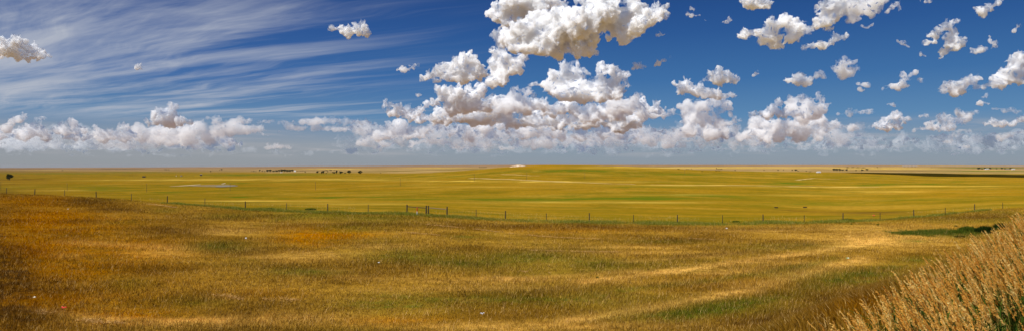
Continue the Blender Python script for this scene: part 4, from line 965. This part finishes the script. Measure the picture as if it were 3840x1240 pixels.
# ------------------------------------------------------------------ litter on the near field
def crumple(px, row, size, m, label, name='paper_scrap', cat='litter', flat=.5, seed=0):
    X0, Y0, Z0 = at(px, row); q = random.Random(seed+int(px)); V, Fc = ICO[2]
    V = V.copy()*[1, .7, flat]; V *= np.array([[1+q.uniform(-.38, .3)] for _ in V]); V *= size/2
    me = mesh_np(name, V, Fc); me.materials.append(m)
    o = bpy.data.objects.new(name, me); o.location = (X0, Y0, Z0+size*flat*.5+.13); o.rotation_euler.z = q.uniform(-.4, .4)
    link(o, label=label, cat=cat)
m_pap = simple('white_paper', (.82, .82, .82), .8, .06, 8); m_crm = simple('cream_paper', (.75, .66, .48), .8, .1, 8)
crumple(2725, 860, .36, m_pap, 'crumpled white bag lying alone on the field right of centre', 'plastic_bag')
crumple(923, 898, .24, m_pap, 'small white scrap of paper below the marker, left of centre', flat=.7)
crumple(255, 786, .2, m_pap, 'tiny white scrap high on the left rise')
crumple(130, 1122, .22, m_crm, 'cream paper scrap near the lower left corner', flat=.6)
crumple(1421, 989, .26, m_pap, 'small white scrap in the left middle of the field', flat=.35)
crumple(3292, 1131, .17, m_pap, 'white scrap close to the tall plumed grass')
crumple(3277, 811, .45, simple('orange_plastic', srgb(214, 92, 40), .6, .1, 8), 'small orange object lying by the fence at the right', 'orange_scrap', flat=.6)
# green bottle
X0, Y0, Z0 = at(3180, 972)
bt = empty('bottle', (X0, Y0, Z0+.17), 'pale green bottle lying on its side in the grass before the tall plumes', 'bottle', rz=.1)
m_bot = simple('green_plastic', srgb(150, 176, 96), .25, .1, 8)
MB().cyl((-.22, 0, 0), (.12, 0, 0), .075, n=14).cyl((.12, 0, 0), (.2, 0, 0), .075, .03, 14).cyl((.2, 0, 0), (.25, 0, 0), .03, n=12).build('body', m_bot, bt)
MB().cyl((-.08, 0, 0), (.08, 0, 0), .0775, n=14).build('wrapper', simple('cream_label', (.8, .78, .6), .5, .05), bt)
MB().cyl((.25, 0, 0), (.285, 0, 0), .034, n=12).build('cap', simple('dark_green_cap', (.02, .06, .015), .5, .1), bt)
# red strip and clear wrapper
def strip(px, row, L, w, m, label, name, rz):
    X0, Y0, Z0 = at(px, row); mb = MB(); n = 12; pr = None; q = random.Random(int(px))
    for i in range(n+1):
        x = (i/n-.5)*L; z = .02+.05*abs(math.sin(i*1.9)); yy_ = .06*math.sin(i*.8); taper = 1-abs(i/n-.45)*1.2
        a = mb.bm.verts.new((x, yy_-w/2*taper, z)); b = mb.bm.verts.new((x, yy_+w/2*taper, z+.04)); c2 = mb.bm.verts.new((x, yy_, z-.015))
        if pr: mb.bm.faces.new((pr[0], a, b, pr[1])); mb.bm.faces.new((pr[1], b, c2, pr[2])); mb.bm.faces.new((pr[2], c2, a, pr[0]))
        pr = (a, b, c2)
    o = mb.build(name, m, None, label=label, cat='litter'); o.location = (X0, Y0, Z0+.16); o.rotation_euler = (.35, 0, rz)
strip(240, 1162, .5, .11, simple('red_ribbon', srgb(214, 40, 18), .6, .1, 8), 'bright red strip of plastic in the lower left grass', 'plastic_strip', -.25)
strip(1808, 1184, .3, .07, simple('clear_film', (.62, .64, .68), .2, .1, 8), 'grey shiny wrapper in the bottom middle of the field', 'wrapper', .5)
# low weeds on the bare ground and dark weeds at the foot of the bank
def weed(px, row, w, h, label, m=None, n=160, name='weed_clump', dark=False):
    X0, Y0, Z0 = at(px, row); W2 = w/F*Y0; H = h/F*Y0; q = random.Random(int(px)); V, Fc, A = [], [], []
    for _ in range(n):
        r_ = W2/2*math.sqrt(q.random()); a = q.uniform(0, 6.28); bx, by = r_*math.cos(a), r_*math.sin(a)*.8
        hh = H*q.uniform(.5, 1)*(1-.45*(r_/(W2/2))**2); lx, ly = q.gauss(0, .22)*hh, q.gauss(0, .22)*hh
        z0 = hz(X0+bx, Y0+by)-Z0
        wd = max(.02, H*.035)*q.uniform(.7, 1.4); d = Vector((math.cos(a*7), math.sin(a*7), 0))*wd
        b = Vector((bx, by, z0)); md_ = b+Vector((lx*.4, ly*.4, hh*.6)); tp = b+Vector((lx, ly, hh))
        i = len(V); V += [b-d*.5, b+d*.5, md_-d, md_+d, tp]; Fc += [(i, i+1, i+3), (i, i+3, i+2), (i+2, i+3, i+4)]; A += [q.random()*.7]*5
        # side leaves
        for _k in range(2):
            f = q.uniform(.25, .85); p = b.lerp(tp, f); dd = Vector((q.gauss(0, 1), q.gauss(0, 1), q.uniform(.1, 1))).normalized()*hh*.22; e = dd.orthogonal().normalized()*wd
            i = len(V); V += [p-e*.4, p+e*.4, p+dd]; Fc.append((i, i+1, i+2)); A += [q.random()*.8]*3
    me = mesh_np(name, [v[:] for v in V], Fc); me.materials.append(m or M_LUSH)
    rv = me.attributes.new('rnd', 'FLOAT', 'POINT'); rv.data.foreach_set('value', np.array(A, np.float32))
    o = bpy.data.objects.new(name, me); o.location = (X0, Y0, Z0)
    link(o, label=label, cat='weeds', group='leafy weeds on the near field')
weed(3193, 840, 8, 5, 'left of two tiny green weeds on the bare strip before the right fence')
weed(3292, 843, 10, 6, 'right of two tiny green weeds on the bare strip before the right fence')
weed(3584, 848, 13, 7, 'small round green weed above the bright green grass patch')
weed(2240, 1041, 14, 8, 'small green weed alone in the middle foreground')
weed(3630, 868, 70, 26, 'broad light green weed clump at the foot of the bank', n=900)
weed(3590, 874, 60, 16, 'low green weed clump left of the broad light green one', n=700)
mdk, t = mat('dark_weed'); rn = t.n('ShaderNodeAttribute'); rn.attribute_name = 'rnd'
t.n('ShaderNodeOutputMaterial', Surface=leafy(t, t.ramp(rn.outputs['Fac'], [(0, srgb(24, 34, 12)), (.7, srgb(44, 62, 20)), (1, srgb(70, 84, 26))]), tl=.2))
weed(3695, 872, 66, 32, 'tall dark green weed clump beside the plumed grass', mdk, 1100)
weed(3752, 858, 46, 28, 'dark weed clump partly hidden by the plumed grass at the right', mdk, 800)
weed(3600, 888, 40, 9, 'low dark weeds in front of the broad light green clump', mdk, 400)
weed(938, 785, 9, 5, 'dark green weed at the fence foot left of the braces', mdk)
weed(1015, 784, 40, 9, 'dark bushy weeds at the fence foot near the long grove', n=420)
weed(1165, 786, 44, 10, 'reddish-tipped bushy weeds at the fence foot', n=420)
weed(2760, 832, 30, 8, 'green bushy weeds below the fence right of centre', n=300)
weed(3180, 827, 60, 12, 'thick light green weeds under the fence at the right', n=600)
# ------------------------------------------------------------------ tall plumed grass on the roadside bank
def reeds():
    q = random.Random(77)
    stemV, stemF, plV, plF, lfV, lfF = [], [], [], [], [], []; pA, lA = [], []
    W_ = Vector((-.82, .15, 0)).normalized()                    # the wind leans everything to the left
    spots = []
    while len(spots) < 2500:
        al = q.uniform(-5, 15); s = q.uniform(-1.7, 7.5)
        if s < .1 and q.random() > math.exp(-(.1-s)*4.0): continue
        x = EA[0]+ET[0]*al+EN[0]*s; y = EA[1]+ET[1]*al+EN[1]*s
        if y < 3.2 or abs(x/y) > .86 or x/y < .28: continue
        if (y+.35*x) < 11.2 and s > .9 and q.random() > .22: continue
        if q.random() > .35+.95*float(vnoise(np.array(x/.55), np.array(y/.55), 3)): continue
        spots.append((x, y, s))
    for x, y, s in spots:
        H = q.uniform(.95, 1.35)*(1.0 if s > 0 else .88); z = hz(x, y)
        lean = q.uniform(.06, .24); sway = Vector((q.gauss(0, .06), q.gauss(0, .06), 0))
        P = []
        for k in range(7):
            f = k/6; P.append(Vector((x, y, z))+Vector((0, 0, H*(f-.08*f*f)))+(W_*lean*H+sway)*f**2.2)
        rad_ = .0028
        for k in range(6):
            d = (P[k+1]-P[k]).normalized(); e = d.orthogonal().normalized(); g = d.cross(e)
            i = len(stemV); r0 = rad_*(1-.09*k); r1 = rad_*(1-.09*(k+1))
            for pp, rr in ((P[k], r0), (P[k+1], r1)):
                for a in (0, 2.094, 4.189): stemV.append(pp+e*math.cos(a)*rr+g*math.sin(a)*rr)
            for a in range(3): stemF.append((i+a, i+(a+1) % 3, i+3+(a+1) % 3, i+3+a))
        # plume: many slim spikelets in a one-sided drooping panicle
        L = q.uniform(.18, .32); t0 = P[6]; dv = (P[6]-P[5]).normalized(); hue = q.random()
        nsp = 34
        full = q.uniform(.5, 1.0)
        for k in range(nsp):
            f = (k+q.random())/nsp
            c0 = t0-dv*L*(1-f)*.95+W_*(.03*f*f)
            sl = .075*(1-.55*f)*full*q.uniform(.6, 1.25)
            dd = (dv*1.0+W_*q.uniform(.1, .75)+Vector((q.gauss(0, .25), q.gauss(0, .25), q.gauss(0, .1)))).normalized()
            tip = c0+dd*sl+Vector((0, 0, -.012*q.random()))
            e = dd.cross(sd*1.2+Vector((q.gauss(0, .7), q.gauss(0, .7)-.4, q.gauss(0, .7)))).normalized()*q.uniform(.005, .009)
            m_ = c0.lerp(tip, .6); i = len(plV); plV += [c0, m_+e, tip, m_-e]; plF.append((i, i+1, i+2, i+3)); pA += [min(1, max(0, hue*.6+q.random()*.4))]*4
        # leaves
        for k in range(q.choice((3, 4, 4, 5))):
            f = q.uniform(.05, .62); b = P[int(f*6)].lerp(P[min(6, int(f*6)+1)], f*6-int(f*6))
            a = q.uniform(0, 6.28); o_ = Vector((math.cos(a), math.sin(a), 0))*.75+W_*.5; ln = q.uniform(.22, .5); w = q.uniform(.005, .011)
            side = o_.cross(Vector((0, 0, 1))).normalized()*w
            m1 = b+o_*ln*.35+Vector((0, 0, ln*.5)); m2 = b+o_*ln*.75+Vector((0, 0, ln*.62)); tp = b+o_*ln*1.1+Vector((0, 0, ln*q.uniform(.3, .7)))
            i = len(lfV); lfV += [b-side*.6, b+side*.6, m1-side, m1+side, m2-side*.7, m2+side*.7, tp]
            lfF += [(i, i+1, i+3, i+2), (i+2, i+3, i+5, i+4), (i+4, i+5, i+6, i+6)]; r = q.random(); lA += [r]*7
    lfF3 = [(a, b, c) for a, b, c, d in lfF] + [(a, c, d) for a, b, c, d in lfF if c != d]
    A = lambda L: np.array([v[:] for v in L], np.float32)
    nS, nP = len(stemV), len(plV)
    # one object for the whole stand, three materials
    V = np.concatenate([A(stemV), A(plV), A(lfV)])
    F4 = np.array(stemF+[tuple(j+nS for j in f) for f in plF]); F3 = np.array(lfF3)+nS+nP
    tri = np.concatenate([np.concatenate([F4[:, [0, 1, 2]], F4[:, [0, 2, 3]]]), F3])
    me = mesh_np('plumed_grass', V, tri)
    nq = len(F4); nst = len(stemF)
    mi = np.zeros(len(tri), np.int32); idx = np.arange(nq); mi[:nq] = np.where(idx < nst, 0, 1); mi[nq:2*nq] = np.where(idx < nst, 0, 1); mi[2*nq:] = 2
    me.polygons.foreach_set('material_index', mi)
    rv = me.attributes.new('rnd', 'FLOAT', 'POINT')
    rv.data.foreach_set('value', np.concatenate([np.repeat(rng.random(nS//6), 6), np.array(pA), np.array(lA)]).astype(np.float32))
    for nm, stops, tl in (('stem', [(0, srgb(70, 80, 28)), (.6, srgb(120, 110, 46)), (1, srgb(176, 146, 76))], .2),
                          ('plume', [(0, srgb(204, 138, 44)), (.5, srgb(240, 186, 88)), (1, srgb(252, 230, 150))], .45),
                          ('reed_leaf', [(0, srgb(34, 56, 18)), (.6, srgb(64, 88, 26)), (.85, srgb(110, 112, 40)), (1, srgb(170, 140, 70))], .3)):
        m, t = mat(nm); rn = t.n('ShaderNodeAttribute'); rn.attribute_name = 'rnd'
        t.n('ShaderNodeOutputMaterial', Surface=leafy(t, t.ramp(rn.outputs['Fac'], stops), tl=tl)); me.materials.append(m)
    link(bpy.data.objects.new('plumed_grass', me), kind='stuff', label='dense tall grass with tan feathery plumes leaning left on the roadside bank', cat='grass')
reeds()
m, t = mat('undergrowth'); rn = t.n('ShaderNodeAttribute'); rn.attribute_name = 'rnd'
t.n('ShaderNodeOutputMaterial', Surface=leafy(t, t.ramp(rn.outputs['Fac'], [(0, srgb(22, 34, 12)), (.7, srgb(48, 66, 20)), (1, srgb(110, 98, 44))]), tl=.2)); M_UNDER = m  # extra dark greens put the shade between the stems into the colour
n = 90000; al = rng.uniform(-6, 45, n); s = rng.uniform(-17, 7, n)
x = EA[0]+ET[0]*al+EN[0]*s; y = EA[1]+ET[1]*al+EN[1]*s; k = (y > 3) & (np.abs(x/y) < .85) & (x/y > .2); x, y, s = x[k], y[k], s[k]
for sel, mm in ((s <= -.8, M_DRY), (s > -.8, M_UNDER)):
  X_, Y_, S_ = x[sel], y[sel], s[sel]
  o = blades('bank_grass', X_, Y_, rng.uniform(.2, .55, len(X_)), np.clip(.004*np.hypot(X_, Y_)**.7, .008, .05), label='thick brown grass on the slope of the bank below the plumes' if mm is M_DRY else 'green undergrowth beneath the plumed grass, coloured dark as shade', lean=.3, bias=(-.2, .05), seg=2)
  o.data.materials.append(mm)
print('reeds', round(time.time()-T0, 1))
# ------------------------------------------------------------------ dusty air over the plain
bm = bmesh.new(); bmesh.ops.create_cube(bm, size=1.0)
me = bpy.data.meshes.new('haze'); 
zmin = float(V_MIN)-1.0; ztop = 4.0
for v in bm.verts: v.co = (v.co.x*100000, v.co.y*100000, (zmin if v.co.z < 0 else ztop))
bm.to_mesh(me); bm.free()
m, t = mat('haze')
pv = t.n('ShaderNodeVolumePrincipled', Color=(.56, .60, .68, 1), Density=HAZE, Anisotropy=0.2)
t.n('ShaderNodeOutputMaterial', Volume=pv); me.materials.append(m)
link(bpy.data.objects.new('haze', me), kind='stuff', label='thin dusty air over the far plain', cat='haze')
